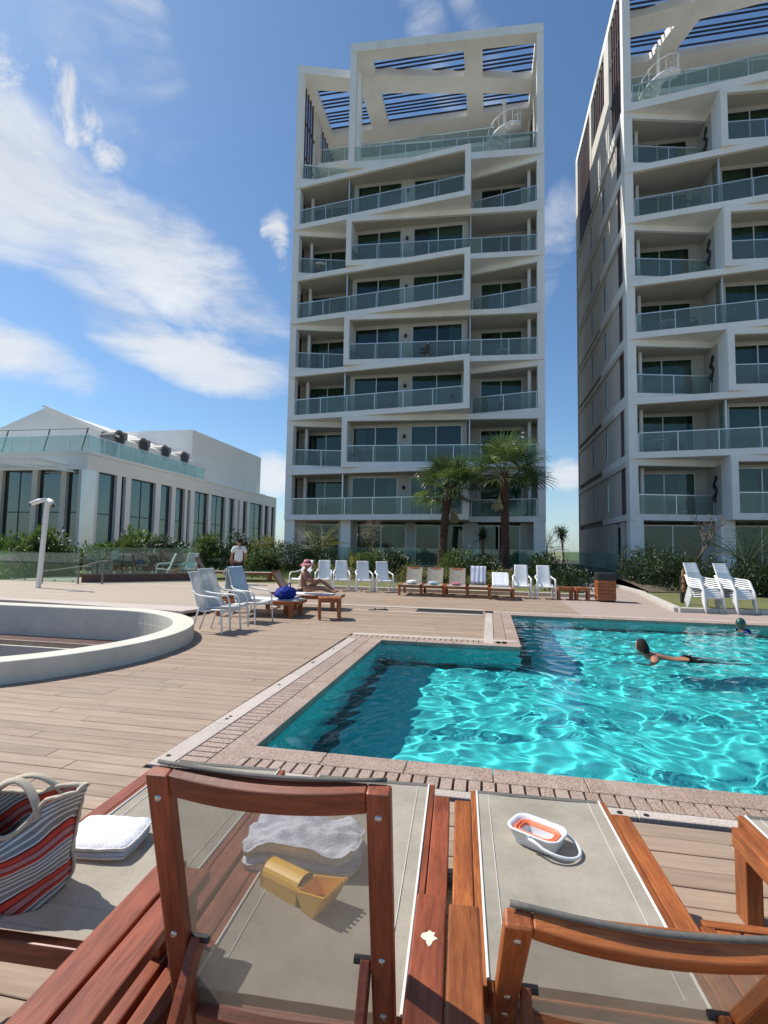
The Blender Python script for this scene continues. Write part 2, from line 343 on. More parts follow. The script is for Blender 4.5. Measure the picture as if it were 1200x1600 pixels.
# ---------- water surface: real waves
def water_mat():
    m, nt, b = newmat('pool_water'); N = nt.nodes; L = nt.links; N.remove(b)
    out = [n for n in N if n.type == 'OUTPUT_MATERIAL'][0]
    gl = N.new('ShaderNodeBsdfGlass'); gl.inputs['IOR'].default_value = 1.33; gl.inputs['Roughness'].default_value = 0.0; gl.inputs[0].default_value = (0.93, 0.995, 1.0, 1)
    L.new(gl.outputs[0], out.inputs[0]); return m
M['water'] = water_mat()
def build_water():
    rnd = random.Random(3)
    waves = []
    for k in range(34):
        lam = 0.125 * (1.043 ** k)
        a = rnd.uniform(-PI, PI)
        amp = 0.36 * (lam / (2 * PI)) ** 2 * (1.0 if lam < 0.45 else 0.8)
        waves.append((math.cos(a) * 2 * PI / lam, math.sin(a) * 2 * PI / lam, rnd.uniform(0, 2 * PI), amp * rnd.uniform(0.5, 1.1)))
    def h(x, y):
        # warp the phase so the wave trains never look regular
        wx = x + 0.22 * math.sin(1.7 * y + 0.6) + 0.10 * math.sin(4.1 * y - x)
        wy = y + 0.22 * math.sin(1.9 * x + 1.1) + 0.10 * math.sin(3.7 * x + y)
        z = 0.0
        for kx, ky, ph, am in waves: z += am * math.sin(kx * wx + ky * wy + ph)
        # rings round the swimmer
        r = math.hypot(x - 4.75, y - 5.3); z += 0.005 * math.exp(-r * 0.7) * math.sin(9 * r) if r > 0.2 else 0
        return z
    st = 0.025
    def inside(x, y):
        if x < 0 or y < 0 or y > 9.15: return False
        if x < 2.40 and y > 4.92: return False
        return True
    import numpy as np
    def patch(x0, x1, y0, y1):
        nx = int((x1 - x0) / st); ny = int((y1 - y0) / st)
        xs = np.linspace(x0, x1, nx + 1); ys = np.linspace(y0, y1, ny + 1); X, Y = np.meshgrid(xs, ys)
        wx = X + 0.22 * np.sin(1.7 * Y + 0.6) + 0.10 * np.sin(4.1 * Y - X); wy = Y + 0.22 * np.sin(1.9 * X + 1.1) + 0.10 * np.sin(3.7 * X + Y)
        Z = np.zeros_like(X)
        for kx, ky, ph, am in waves: Z += am * np.sin(kx * wx + ky * wy + ph)
        r = np.hypot(X - 4.3, Y - 4.85); Z += 0.006 * np.exp(-r * 0.6) * np.sin(9 * r)
        V = np.stack([X.ravel(), Y.ravel(), Z.ravel() + WZ], 1)
        idx = np.arange((nx + 1) * (ny + 1)).reshape(ny + 1, nx + 1)
        F = np.stack([idx[:-1, :-1].ravel(), idx[:-1, 1:].ravel(), idx[1:, 1:].ravel(), idx[1:, :-1].ravel()], 1)
        return V, F
    # one grid over the full rectangle, faces outside the L removed
    V, F = patch(0.0, 13.55, 0.0, 9.18)
    cen = V[F].mean(1)
    keep = ~((cen[:, 0] < 2.40) & (cen[:, 1] > 4.92))
    F = F[keep]
    me = bpy.data.meshes.new('water'); me.from_pydata(V.tolist(), [], F.tolist()); me.materials.append(M['water'])
    me.polygons.foreach_set('use_smooth', [True] * len(me.polygons)); me.update()
    o = link(bpy.data.objects.new('water', me)); o.location = PO; o.rotation_euler = (0, 0, -TH)
    o.cycles.is_caustics_caster = True
    tag(o, kind='structure')
build_water()

# ---------- coping: pale outer strip, slotted grate, granite edge stones
cop = MB()
CW = 0.58
OUT = [(-CW, -0.46), (-CW, 4.92 + CW), (2.42 - CW, 4.92 + CW), (2.42 - CW, 9.15 + CW), (14.2, 9.15 + CW), (14.2, -0.46)]
coping = thing_c = bpy.data.objects.new('pool_coping', None); C.objects.link(coping); coping['kind'] = 'structure'
coping.location = PO; coping.rotation_euler = (0, 0, -TH)
# bed under the coping (dark, seen through the slots)
for i in range(6):
    a, b_, c_, d_ = OUT[i], OUT[(i + 1) % 6], POOL[(i + 1) % 6], POOL[i]
    if i == 4: continue
    MB().prism([a, b_, c_, d_], -0.16, -0.09).build('coping_bed', M['joist'], coping)
rs = random.Random(11)
def coping_run(A, B, nrm, w, trimA, trimB, ntr, near=False, slots=True):
    # A,B: pool edge ends (2D), nrm: outward; rows: granite edge 0..g0, slotted g0..g1, strip g1..w
    A = Vector(A); B = Vector(B); d = (B - A).normalized(); L = (B - A).length; nrm = Vector(nrm)
    g0, g1 = (0.20, 0.36) if near else (0.20, 0.40)
    def quad(u0, u1, n0, n1, z1, name, mat, bev=0.004):
        p = [A + d * u0 + nrm * n0, A + d * u1 + nrm * n0, A + d * u1 + nrm * n1, A + d * u0 + nrm * n1]
        MB().prism([tuple(q) for q in p], -0.10, z1).build(name, mat, coping, bevel=bev, seg=1)
    u = -trimA
    while u < L + trimB - 0.02:
        v = min(u + 0.62, L + trimB)
        if L + trimB - v < 0.2: v = L + trimB
        quad(u, v - 0.006, -0.03, g0 - 0.012, 0.004 + rs.uniform(-0.001, 0.001), 'coping_stone', M['granite'])
        u = v
    u = -trimA * 0.95
    pitch_ = 0.094
    k = 0
    if slots:
        while u < L + trimB * 0.95 - 0.02 and k < ntr:
            quad(u, u + pitch_ - 0.0155, g0 - 0.004, g1, 0.003, 'grate_bar', M['granite'] if not near else M['granite'], 0.003)
            u += pitch_; k += 1
        if k >= ntr:
            quad(u, L + trimB, g0 - 0.004, g1, 0.003, 'coping_stone', M['granite'])
    else:
        quad(-trimA, L + trimB, g0 - 0.004, g1, 0.003, 'coping_stone', M['granite'])
    u = -trimA
    while u < L + trimB - 0.02:
        v = min(u + 0.9, L + trimB)
        quad(u, v - 0.005, g1 + 0.010, w, 0.004 + rs.uniform(-0.001, 0.001), 'edge_strip_stone', M['paleston'])
        u = v
coping_run((-0.0, 0), (8.2, 0), (0, -1), 0.46, 0.0, 0.0, 92, near=True)
coping_run((8.2, 0), (13.5, 0), (0, -1), 0.46, 0.0, 0.0, 0, near=True, slots=False)
coping_run((0, -0.0), (0.05, 4.92), (-1, 0), CW, 0.46, 0.21, 62)
coping_run((-0.0, 4.92), (2.38, 4.92), (0, 1), CW, 0.56, 0.0, 32)
coping_run((2.38, 5.5), (2.42, 9.15), (-1, 0), CW, 0.57, 0.2, 0, slots=False)
coping_run((2.42, 9.15), (13.5, 9.15), (0, 1), CW, 0.38, 0.3, 96)
# fixings let into the pale strip
for s_, t_ in ((-0.50, 0.55), (-0.50, 0.62), (-0.49, 1.75), (-0.49, 2.9), (-0.49, 2.97), (-0.49, 3.9), (-0.52, -0.3), (0.95, -0.42), (2.6, -0.43), (2.75, -0.43)):
    MB().lathe([(0, 0.0085), (0.016, 0.0085), (0.018, 0.003)], 10, (s_, t_, 0)).build('drain_bolt', M['dark'], coping)

# ---------- deck: boards run along the pool grid
deck = bpy.data.objects.new('wood_deck', None); C.objects.link(deck); deck['kind'] = 'structure'
deck.location = PO; deck.rotation_euler = (0, 0, -TH)
RING_C = (-5.49, 2.87); RING_R = 2.78
def ring_gap(t):
    # interval of s hidden under the round basin
    dt = abs(t - RING_C[1])
    if dt >= RING_R - 0.16: return None
    return RING_C[0] + math.sqrt((RING_R - 0.16) ** 2 - dt * dt)
bw = 0.145; joint = 0.0065
near_b = 0; rb = random.Random(5)
far = MB(); n_near = 0
PLAT_T = 7.6
def intervals(t):
    # s intervals of deck in the row centred at t
    out = []
    lo, hi = -16.0, 17.0
    if t < -0.46: out = [(lo if t < -3.2 else -9.0, hi if t > -1.5 else 9.0)]
    elif t < 4.92 + CW: out = [(-16, -CW - 0.006)]
    elif t < 9.15 + CW: out = [(-16, 2.42 - CW - 0.006)]
    else: out = [(-16, 4.2)]
    g_ = ring_gap(t)
    if g_ is not None: out = [(max(a, g_), b) for a, b in out if b > g_]
    return out
row = 0
t = -5.0
T_END = 14.75
while t < T_END:
    for (a, b_) in intervals(t + bw / 2):
        s = a + (-rb.uniform(0, 2.2) if a < -5 else -rb.uniform(0, 1.6))
        while s < b_:
            ln = rb.choice((1.6, 2.2, 2.8, 3.3))
            s0, s1 = max(s, a), min(s + ln, b_)
            s += ln
            if s1 - s0 < 0.05: continue
            c_ = pw((s0 + s1) / 2, t)
            y0 = c_.y; vis = -4.4 < t < 6.2 and y0 > 0.3
            if vis:
                x0 = pw(s0, t); x1 = pw(s1, t); lim = lambda p: abs(p.x) < 0.80 * max(p.y, 0.3) + 0.5
                vis = lim(x0) or lim(x1) or (x0.x < 0 < x1.x)
            z = -0.002 + rb.uniform(-0.0015, 0.0015)
            if vis and n_near < 300 and not (t < -3.0 and (s1 < -1.5 or s0 > 3)):
                MB().box(s0 + 0.0015, s1 - 0.0015, t, t + bw - joint, -0.03, z).build('plank', M['deck'], deck, bevel=0.003, seg=1); n_near += 1
            else:
                far.box(s0 + 0.0015, s1 - 0.0015, t, t + bw - joint, -0.03, z)
    t += bw; row += 1
print('near planks', n_near)
o = far.build('far_planks', M['deckfar'], deck); o['kind'] = 'stuff'
for poly in ([(-16, -5), (17, -5), (17, -0.46), (-16, -0.46)], [(-16, -0.46), (-CW, -0.46), (-CW, 5.5), (-16, 5.5)], [(-16, 5.5), (2.42 - CW, 5.5), (2.42 - CW, 9.73), (-16, 9.73)], [(-16, 9.73), (9.0, 9.73), (9.0, 14.2), (-16, 14.2)]):
    pass
# joist bed is cut away under the round basin
bed = MB()
bed.box(-16, 17, -5, -0.46, -0.2, -0.05)
bed.box(-2.69, -CW, -0.46, 5.5, -0.2, -0.05)
bed.box(-16, -2.69, -0.46, 0.09, -0.2, -0.05)
for k in range(40):
    a0 = -PI / 2 + PI * k / 40; a1 = -PI / 2 + PI * (k + 1) / 40
    p0 = (RING_C[0] + (RING_R - 0.2) * math.cos(a0), RING_C[1] + (RING_R - 0.2) * math.sin(a0)); p1 = (RING_C[0] + (RING_R - 0.2) * math.cos(a1), RING_C[1] + (RING_R - 0.2) * math.sin(a1))
    bed.add([(p0[0], p0[1], -0.05), (-2.69, p0[1], -0.05), (-2.69, p1[1], -0.05), (p1[0], p1[1], -0.05)], [(0, 1, 2, 3)])
bed.box(-16, -2.69, 5.45, 9.73, -0.2, -0.05); bed.box(-2.69, 2.42 - CW, 5.5, 9.73, -0.2, -0.05)
bed.box(-16, 4.2, 9.73, 14.85, -0.2, -0.05)
bed.build('joist_bed', M['joist'], deck)

# ---------- round sunken basin with a low cream wall
rg = thing('round_basin_wall', 'low cream plastered wall curving round a sunken basin on the left deck', 'wall', PO, -TH)
def stadium(r, n=48, far_s=-11.0):
    pts = [(RING_C[0] + r * math.cos(-PI / 2 + PI * k / n), RING_C[1] + r * math.sin(-PI / 2 + PI * k / n)) for k in range(n + 1)]
    return [(far_s, RING_C[1] - r)] + pts + [(far_s, RING_C[1] + r)]
def stad_wall(ro, ri, z0, z1):
    a = stadium(ro); b_ = stadium(ri); m = MB(); n = len(a)
    vs = [(x, y, z0) for x, y in a] + [(x, y, z1) for x, y in a] + [(x, y, z0) for x, y in b_] + [(x, y, z1) for x, y in b_]
    fs = []
    for i in range(n - 1):
        fs += [(i, i + 1, n + i + 1, n + i), (n + i, n + i + 1, 3 * n + i + 1, 3 * n + i), (3 * n + i, 3 * n + i + 1, 2 * n + i + 1, 2 * n + i), (2 * n + i, 2 * n + i + 1, i + 1, i)]
    fs += [(0, n, 3 * n, 2 * n), (n - 1, 2 * n - 1, 4 * n - 1, 3 * n - 1)]
    return m.add(vs, fs)
stad_wall(RING_R, RING_R - 0.34, -0.03, 0.25).build('wall', M['ringwall'], rg, smooth=False, bevel=0.018, seg=3)
stad_wall(RING_R - 0.30, RING_R - 0.344, -1.2, 0.02).build('inner_wall', M['ringwall'], rg)
stad_wall(RING_R - 0.345, RING_R - 0.95, -0.44, -0.36).build('bench', M['brick_red'], rg)
stad_wall(RING_R - 0.93, RING_R - 0.98, -0.42, -0.33).build('bench_edge', M['granite'], rg)
stad_wall(RING_R - 0.96, RING_R - 1.05, -1.2, -0.42).build('bench_riser', M['ringwall'], rg)
MB().prism(stadium(RING_R - 0.9), -1.25, -1.2).build('floor', M['brick_red'], rg)

# ---------- upper platform (left, one low step up), its pale edge and dark riser
M['platdeck'] = pm('upper_deck_board', (0.46, 0.375, 0.285), (0.40, 0.32, 0.24), scale=9, detail=6, rough=0.62, stretch=(0.22, 3.2, 1), rnd=0.08, island=True, bump=0.2, bscale=30, bdist=0.003)
plat = bpy.data.objects.new('upper_deck', None); C.objects.link(plat); plat['kind'] = 'structure'
plat.location = PO; plat.rotation_euler = (0, 0, -TH)
PZ = 0.13
MB().prism([(-16, 7.05), (-9.7, 6.98), (-4.66, 6.36), (-4.5, 7.1), (-4.5, 14.85), (-16, 14.85)], -0.02, PZ - 0.05).build('riser', M['joist'], plat)
pb = MB(); t = 7.28; rb = random.Random(9)
while t < 14.7:
    s = -16 - rb.uniform(0, 2)
    while s < -4.6:
        ln = rb.choice((2.2, 2.8, 3.3)); s0, s1 = max(s, -16), min(s + ln, -4.62); s += ln
        if s1 - s0 > 0.1: pb.box(s0, s1 - 0.004, t, t + bw - joint, PZ - 0.05, PZ)
    t += bw
pb.build('far_planks', M['platdeck'], plat)['kind'] = 'stuff'
MB().prism([(-16, 7.02), (-9.7, 6.95), (-4.62, 6.33), (-4.46, 7.1), (-4.60, 7.24), (-16, 7.26)], PZ - 0.06, PZ + 0.004).build('edge_strip_stone', M['paleston'], plat, bevel=0.006, seg=1)
MB().box(-4.61, -4.47, 7.28, 14.8, PZ - 0.06, PZ + 0.004).build('edge_strip_stone', M['paleston'], plat, bevel=0.006, seg=1)

# pale stone strips let into the deck and the shallow foot bath beside the pool
strips = bpy.data.objects.new('deck_strips', None); C.objects.link(strips); strips['kind'] = 'structure'; strips.location = PO; strips.rotation_euler = (0, 0, -TH)
MB().box(-4.2, 1.80, 9.72, 9.95, -0.02, 0.010).build('edge_strip_stone', M['paleston'], strips)
MB().box(-4.2, 1.80, 8.72, 8.88, -0.02, 0.010).build('edge_strip_stone', M['paleston'], strips)
fb = MB().box(0.12, 1.78, 8.90, 9.70, -0.02, 0.006).build('foot_bath', M['dark'], strips)
for k in range(2): MB().box(0.12, 1.78, 8.90 + k * 0.74, 8.96 + k * 0.74, -0.02, 0.014).build('foot_bath_rim', M['granite'], strips)

# pink paving, walkway, beds and lawns
def gridobj(name, mb, mat, kind='structure'):
    o = mb.build(name, mat); o.location = PO; o.rotation_euler = (0, 0, -TH); return tag(o, kind=kind)
gridobj('paving', MB().prism([(4.2, 9.73), (26, 9.73), (26, 13.0), (6.9, 11.2), (7.6, 17.0), (7.8, 60), (5.4, 60), (5.4, 15.0), (4.2, 14.8)], -0.12, -0.004), M['paving'])
def bed_h(s, t):
    k = min(1, max(0, (t - 15.2) / 6.0)); return 0.07 + 0.42 * k * k * (3 - 2 * k)
def terrain(name, s0, s1, t0, t1, ns, nt_, mat, h, bump=0.03, edge=None):
    m = MB()
    def fn(u, v):
        s = s0 + (s1 - s0) * u; t = t0 + (t1 - t0) * v
        if edge: s = max(s, edge(t))
        return (s, t, h(s, t) + bump * mnoise.noise((s * 0.9, t * 0.9, 1.3)))
    m.grid(fn, ns, nt_); return gridobj(name, m, mat)
terrain('lawn', -22, 5.3, 14.98, 19.6, 90, 30, M['lawn'], bed_h)
terrain('planting_bed', -30, 5.3, 19.5, 60, 90, 60, M['soil'], lambda s, t: bed_h(s, t) + 0.0)
terrain('right_lawn', 7.0, 30, 11.55, 16.4, 70, 24, M['lawn'], lambda s, t: 0.085 + 0.02 * max(0, t - 14), 0.02, edge=lambda t: 6.98 + max(0, (t - 11.4)) * 0.125)
terrain('right_bed', 7.7, 40, 16.3, 60, 60, 40, M['soil'], lambda s, t: 0.14 + min(0.35, 0.06 * (t - 16)))
terrain('left_garden', -60, -15.9, -2, 60, 40, 50, M['lawn'], lambda s, t: -0.06 + min(0.4, max(0, (t - 12) * 0.03)))
terrain('rear_ground', -90, 90, 59.5, 260, 30, 30, M['field'], lambda s, t: 0.45 - 0.002 * (t - 60))
gridobj('near_paving', MB().box(-60, 60, -40, -5.0, -0.15, -0.01), M['paving'])
gridobj('left_paving', MB().box(-16.0, -11.0, -5, 7.0, -0.3, -0.06), M['paving'])
gridobj('right_paving', MB().box(13.52, 60, -5, 9.9, -0.15, -0.01), M['paving'])
def kerb(pts, w=0.16, z0=-0.05, z1=0.12, seg=1.0):
    k = bpy.data.objects.new('kerb', None); C.objects.link(k); k['kind'] = 'structure'; k.location = PO; k.rotation_euler = (0, 0, -TH)
    for a, b_ in zip(pts[:-1], pts[1:]):
        a = Vector(a); b_ = Vector(b_); L = (b_ - a).length; n = max(1, round(L / seg)); d = (b_ - a) / n
        for i in range(n):
            p = a + d * i; q = a + d * (i + 1) - d.normalized() * 0.008
            MB().beam((p.x, p.y, (z0 + z1) / 2), (q.x, q.y, (z0 + z1) / 2), w, z1 - z0).build('kerb_stone', M['kerb'], k, bevel=0.012, seg=1)
kerb([(-16, 14.93), (5.30, 14.93)], 0.18)
kerb([(26, 13.05), (6.93, 11.30), (7.62, 16.9)], 0.2)
kerb([(7.7, 16.9), (7.85, 40)], 0.16)
kerb([(5.36, 15.0), (5.36, 40)], 0.14)

# ================================================================== APARTMENT TOWERS
def window(parent, x0, x1, y, z0, z1, n=2, curtain=1.0, door=True, rnd=random):
    """sliding window in local tower space, in the wall plane y (front face towards -y)"""
    f = MB(); w = 0.06
    f.box(x0, x0 + w, y - 0.02, y + 0.08, z0, z1); f.box(x1 - w, x1, y - 0.02, y + 0.08, z0, z1)
    f.box(x0 + w, x1 - w, y - 0.02, y + 0.08, z1 - w, z1); f.box(x0 + w, x1 - w, y - 0.02, y + 0.08, z0, z0 + w)
    for k in range(1, n):
        xm = x0 + (x1 - x0) * k / n; f.box(xm - w / 2, xm + w / 2, y - 0.015, y + 0.07, z0 + w, z1 - w)
    o = f.build('window', M['alu'], parent)
    for k in range(n):
        a = x0 + (x1 - x0) * k / n + (w if k == 0 else w / 2) ; b_ = x0 + (x1 - x0) * (k + 1) / n - (w if k == n - 1 else w / 2)
        MB().box(a, b_, y + 0.02, y + 0.032, z0 + w, z1 - w).build('pane', M['winglass'], o)
    if curtain:
        c = MB(); a, b_ = x0 + 0.05, x0 + 0.05 + (x1 - x0 - 0.1) * curtain
        if rnd.random() < 0.5: a, b_ = x1 - 0.05 - (x1 - x0 - 0.1) * curtain, x1 - 0.05
        nn = max(6, int((b_ - a) / 0.045)); ph = rnd.uniform(0, 6)
        c.grid(lambda u, v: (a + (b_ - a) * u, y + 0.24 + 0.035 * math.sin(u * (b_ - a) * 34 + ph + math.sin(u * 9)), z0 + (z1 - z0) * v), nn * 2, 1)
        c.build('curtain', M['curtain'], o, smooth=True)
    return o

def balustrade(parent, pts, z, h=1.05, plen=1.75, inset=0.0, mat='railglass', post=True):
    """glass panels, posts and a handrail along a 2-D polyline"""
    for a, b_ in zip(pts[:-1], pts[1:]):
        a = Vector((*a, z)); b_ = Vector((*b_, z)); L = (b_ - a).length; n = max(1, round(L / plen)); d = (b_ - a) / n; dn = d.normalized()
        for i in range(n):
            p = a + d * i + dn * 0.03; q = a + d * (i + 1) - dn * 0.03
            MB().beam(p + Vector((0, 0, 0.03 + (h - 0.06) / 2)), q + Vector((0, 0, 0.03 + (h - 0.06) / 2)), 0.014, h - 0.06).build('glass_panel', M[mat], parent)
        if post:
            for i in range(n + 1):
                p = a + d * i; MB().box(p.x - 0.022, p.x + 0.022, p.y - 0.022, p.y + 0.022, z, z + h - 0.03).build('rail_post', M['railmetal'], parent)
        MB().beam(a + Vector((0, 0, h)), b_ + Vector((0, 0, h)), 0.06, 0.05).build('handrail', M['railmetal'], parent)

def tower(label, origin, W, D, uL, uR, first, seed, z0=3.3, fh=3.3, n=7, ztop=35.2, ground=0.45):
    rnd = random.Random(seed)
    T = thing('apartment_tower', label, 'building', origin, -TH, 'white apartment towers')
    PO_ = [(0, 0), (uL, 1.0), (uL, -0.8), (W, 0)]; PE = [(0, 0), (uR, -1.6), (uR, 1.0), (W, 0)]
    YB = 6.4; YW = 2.05; YM = 0.35; S = 0.34
    wins = [(0.75, uL - 0.6), (uL + 0.42, uL + 3.45), (uR - 3.75, uR - 0.5), (uR + 0.6, W - 1.2)]
    def prof(tp): return PE if tp == 'E' else PO_
    def slab(tp, za, zb, name='slab'):
        p = prof(tp); MB().prism(p + [(W, YB), (0, YB)], za, zb).build(name, M['render'], T)
    types = []
    tp = first
    for i in range(n): types.append(tp); tp = 'O' if tp == 'E' else 'E'
    crown = tp
    def side(x, sgn, za, zb, i):
        # side wall of one storey: column, slatted opening, piers, narrow windows, floor band
        xi, xo = (x, x + 0.22) if sgn > 0 else (x - 0.22, x)
        MB().box(min(x, x + sgn * 0.45) + 0.003, max(x, x + sgn * 0.45) - 0.003, 0.02 + 0.0, 0.62, za, zb).build('corner_column', M['render'], T)
        lo, hi = (0.85, 1.9) if (i % 2 == 0) else (1.0, 1.85)
        ys = [(0.62, lo), (hi, 5.0), (5.75, 9.1), (9.7, D - 0.05)]
        for k, (a, b_) in enumerate(ys):
            inn = 0.07 if k else 0.02
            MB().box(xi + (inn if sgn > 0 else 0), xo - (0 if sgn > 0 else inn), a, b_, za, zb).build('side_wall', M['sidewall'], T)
        ns = 4
        for k in range(ns):
            yy = lo + (hi - lo) * (k + 0.5) / ns
            MB().box(xi + 0.06, xo - 0.06, yy - 0.10, yy + 0.10, za, zb).build('louver_slat', M['louver'], T)
        for a, b_ in ((5.0, 5.75), (9.1, 9.7)):
            zz0, zz1 = za + 0.5, zb - 0.35
            f = MB().box(xi + 0.09, xo, a, b_, za, zz0).box(xi + 0.09, xo, a, b_, zz1, zb).build('window', M['sidewall'], T)
            MB().box(xi + 0.12, xi + 0.135, a, b_, zz0, zz1).build('pane', M['winglass'], f)
            MB().box(xi + 0.07, xo - 0.05, a + 0.02, a + 0.07, zz0, zz1).build('frame', M['alu'], f)
        MB().box(xi - 0.04 if sgn > 0 else xi + 0.05, xo - 0.05 if sgn > 0 else xo + 0.04, 3.0 if i % 2 else 0.7, D - 0.3, zb - 0.02, zb + 0.26).build('side_band', M['sidewall'], T)
    for i, tp in enumerate(types):
        za = z0 + i * fh; zb = za + fh; p = prof(tp)
        fl, cl = za + S, zb - S - 0.004
        slab(tp, za, fl, 'floor_slab'); slab(tp, cl, zb - 0.004, 'ceiling_slab')
        if tp == 'E':
            MB().prism([(uR - 0.34, -1.6 + 0.34 * 1.6 / uR + 0.003), (uR - 0.003, -1.597), (uR - 0.003, YW), (uR - 0.34, YW)], fl, cl).build('end_wall', M['render'], T)
        else:
            MB().prism([(uL + 0.003, -0.797), (uL + 0.34, -0.8 + 0.34 * 0.8 / (W - uL) + 0.003), (uL + 0.34, YW), (uL + 0.003, YW)], fl, cl).build('end_wall', M['render'], T)
        side(0, 1, fl, cl, i); side(W, -1, fl, cl, i)
        q_ = [(0.25, 0.16), (uR - 0.40, -1.40), (uR - 0.40, 0.9), (uR + 0.15, 1.15), (W - 0.3, 0.2)] if tp == 'E' else [(0.25, 0.2), (uL - 0.15, 1.15), (uL + 0.40, 0.9), (uL + 0.40, -0.6), (W - 0.3, 0.18)]
        MB().prism(q_ + [(W - 0.3, YW), (0.25, YW)], cl - 0.012, cl - 0.004).build('ceiling_shade_panel', M['recess_shade'], T)  # thin panel added under the slab, shade put into its colour
        # back wall of the balconies: piers and headers round the openings
        hh = fl + (2.46 if tp == 'O' else 2.48)
        x = 0.22
        for k, (a, b_) in enumerate(wins):
            yw = YM if k in (1, 2) else YW
            edge = (0, uL + 0.345, uR - 0.345, W - 0.22)
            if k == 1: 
                MB().box(x, uL, YW, YW + 0.2, fl, cl).build('pier', M['recess_shade'], T); x = uL
                MB().box(uL - 0.003, uL + 0.197, YM, YW + 0.197, fl + 0.003, cl - 0.003).build('return_wall', M['recess_shade'], T)
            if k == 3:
                MB().box(x, uR, YM, YM + 0.2, fl, cl).build('pier', M['recess_shade'], T); x = uR
                MB().box(uR - 0.197, uR + 0.003, YM, YW + 0.197, fl + 0.003, cl - 0.003).build('return_wall', M['recess_shade'], T)
            if a > x: MB().box(x, a, yw, yw + 0.2, fl, cl).build('pier', M['recess_shade'], T)
            MB().box(a, b_, yw + 0.005, yw + 0.195, hh, cl).build('lintel', M['recess_shade'], T)
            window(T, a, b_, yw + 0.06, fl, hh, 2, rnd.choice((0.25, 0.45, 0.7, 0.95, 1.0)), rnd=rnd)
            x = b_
        MB().box(x, W - 0.22, YW, YW + 0.2, fl, cl).build('pier', M['recess_shade'], T)
        MB().lathe([(0.12, 0), (0.12, cl - fl)], 12, (W - 0.85, 0.95, fl)).build('round_column', M['white'], T, smooth=True)
        MB().lathe([(0.12, 0), (0.12, cl - fl)], 12, (0.95, 1.2, fl)).build('round_column', M['white'], T, smooth=True)
        # balustrades
        def ins(a, b_, k0, k1, dy): 
            a = Vector(a); b_ = Vector(b_); return [tuple(a + (b_ - a) * k0 + Vector((0, dy))), tuple(a + (b_ - a) * k1 + Vector((0, dy)))]
        if tp == 'E':
            balustrade(T, ins(p[0], p[1], 0.5 / uR, 1 - 0.36 / uR, 0.12), fl)
            balustrade(T, ins(p[2], p[3], 0.02, 1 - 0.5 / (W - uR), 0.12), fl)
            MB().box(uL - 0.02, uL + 0.02, 0.3 - 1.6 * uL / uR + 0.2, YM, fl, cl).build('privacy_screen', M['railglass'], T)
            MB().box(uL - 0.035, uL + 0.035, 0.22 - 1.6 * uL / uR, 0.28 - 1.6 * uL / uR, fl, cl).build('screen_post', M['railmetal'], T)
        else:
            balustrade(T, ins(p[0], p[1], 0.5 / uL, 0.98, 0.12), fl)
            balustrade(T, ins(p[2], p[3], 0.36 / (W - uL), 1 - 0.5 / (W - uL), 0.12), fl)
            MB().box(uR - 0.05, uR + 0.01, -0.15, -0.08, fl, cl).build('screen_post', M['railmetal'], T)
            MB().box(uR - 0.03, uR + 0.01, -0.08, YM, fl, cl).build('privacy_screen', M['railglass'], T)
        # wall lamp on the pier between the two middle windows
        xm = (wins[1][1] + wins[2][0]) / 2
        MB().lathe([(0.03, -0.1), (0.09, -0.06), (0.10, 0.08), (0.03, 0.13), (0.02, 0.2)], 10, (xm, YM - 0.10, fl + 1.75)).build('wall_lamp', M['dark'], T, smooth=True)
        # dark metal ornament on the end wall
        if tp == 'O':
            cx = uL - 0.06; pts = [(cx, 0.95 + 0.14 * math.sin(k * 0.9), fl + 0.7 + k * 0.11) for k in range(14)]
            MB().tube(pts, [0.03, 0.08, 0.11, 0.10, 0.07, 0.05, 0.09, 0.12, 0.10, 0.06, 0.05, 0.09, 0.08, 0.03], 8, flat=0.8).build('wall_ornament', M['dark'], T, smooth=True)
    # ground storey
    fl = ground - 0.5; cl = z0 - 0.05
    MB().prism([(0.1, 0.2), (W - 0.1, 0.2), (W - 0.1, YB), (0.1, YB)], ground - 0.5, ground + 0.02).build('plinth', M['render'], T)
    x = 0.22
    gw = [(1.0, uL - 0.6), (uL + 0.6, uL + 3.9), (uR - 3.5, uR - 0.4), (uR + 0.5, W - 1.4)]
    for a, b_ in gw:
        MB().box(x, a, YW - 0.8, YW - 0.6, ground, cl).build('pier', M['recess_shade'], T)
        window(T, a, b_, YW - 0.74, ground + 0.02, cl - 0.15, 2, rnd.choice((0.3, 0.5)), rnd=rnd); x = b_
    MB().box(x, W - 0.22, YW - 0.8, YW - 0.6, ground, cl).build('pier', M['recess_shade'], T)
    for xx in (0.0, uL - 0.2, W - 0.7):
        MB().box(xx + 0.01, xx + 0.69, 0.1, 0.75, ground, z0 + 0.0).build('corner_column', M['render'], T)
    for sx, s_ in ((0, 1), (W, -1)):
        a, b_ = (sx + 0.05, sx + 0.27) if s_ > 0 else (sx - 0.27, sx - 0.05)
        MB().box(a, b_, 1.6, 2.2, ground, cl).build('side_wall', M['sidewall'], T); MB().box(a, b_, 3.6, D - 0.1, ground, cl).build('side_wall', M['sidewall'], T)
    # core behind the rooms, back wall and roof of the block
    zt = z0 + n * fh
    MB().box(0.25, W - 0.25, YB - 0.3, YB - 0.1, ground, zt).build('inner_wall', M['room'], T)
    MB().box(0.3, W - 0.3, YB, D - 0.4, ground, zt - 0.1).build('core', M['room'], T)
    MB().box(0.0, W, D - 0.3, D, ground, ztop - 0.02).build('rear_wall', M['sidewall'], T)
    MB().box(0.02, W - 0.02, YB - 0.2, D - 0.31, zt - 0.3, zt + 0.1).build('roof_slab', M['render'], T)
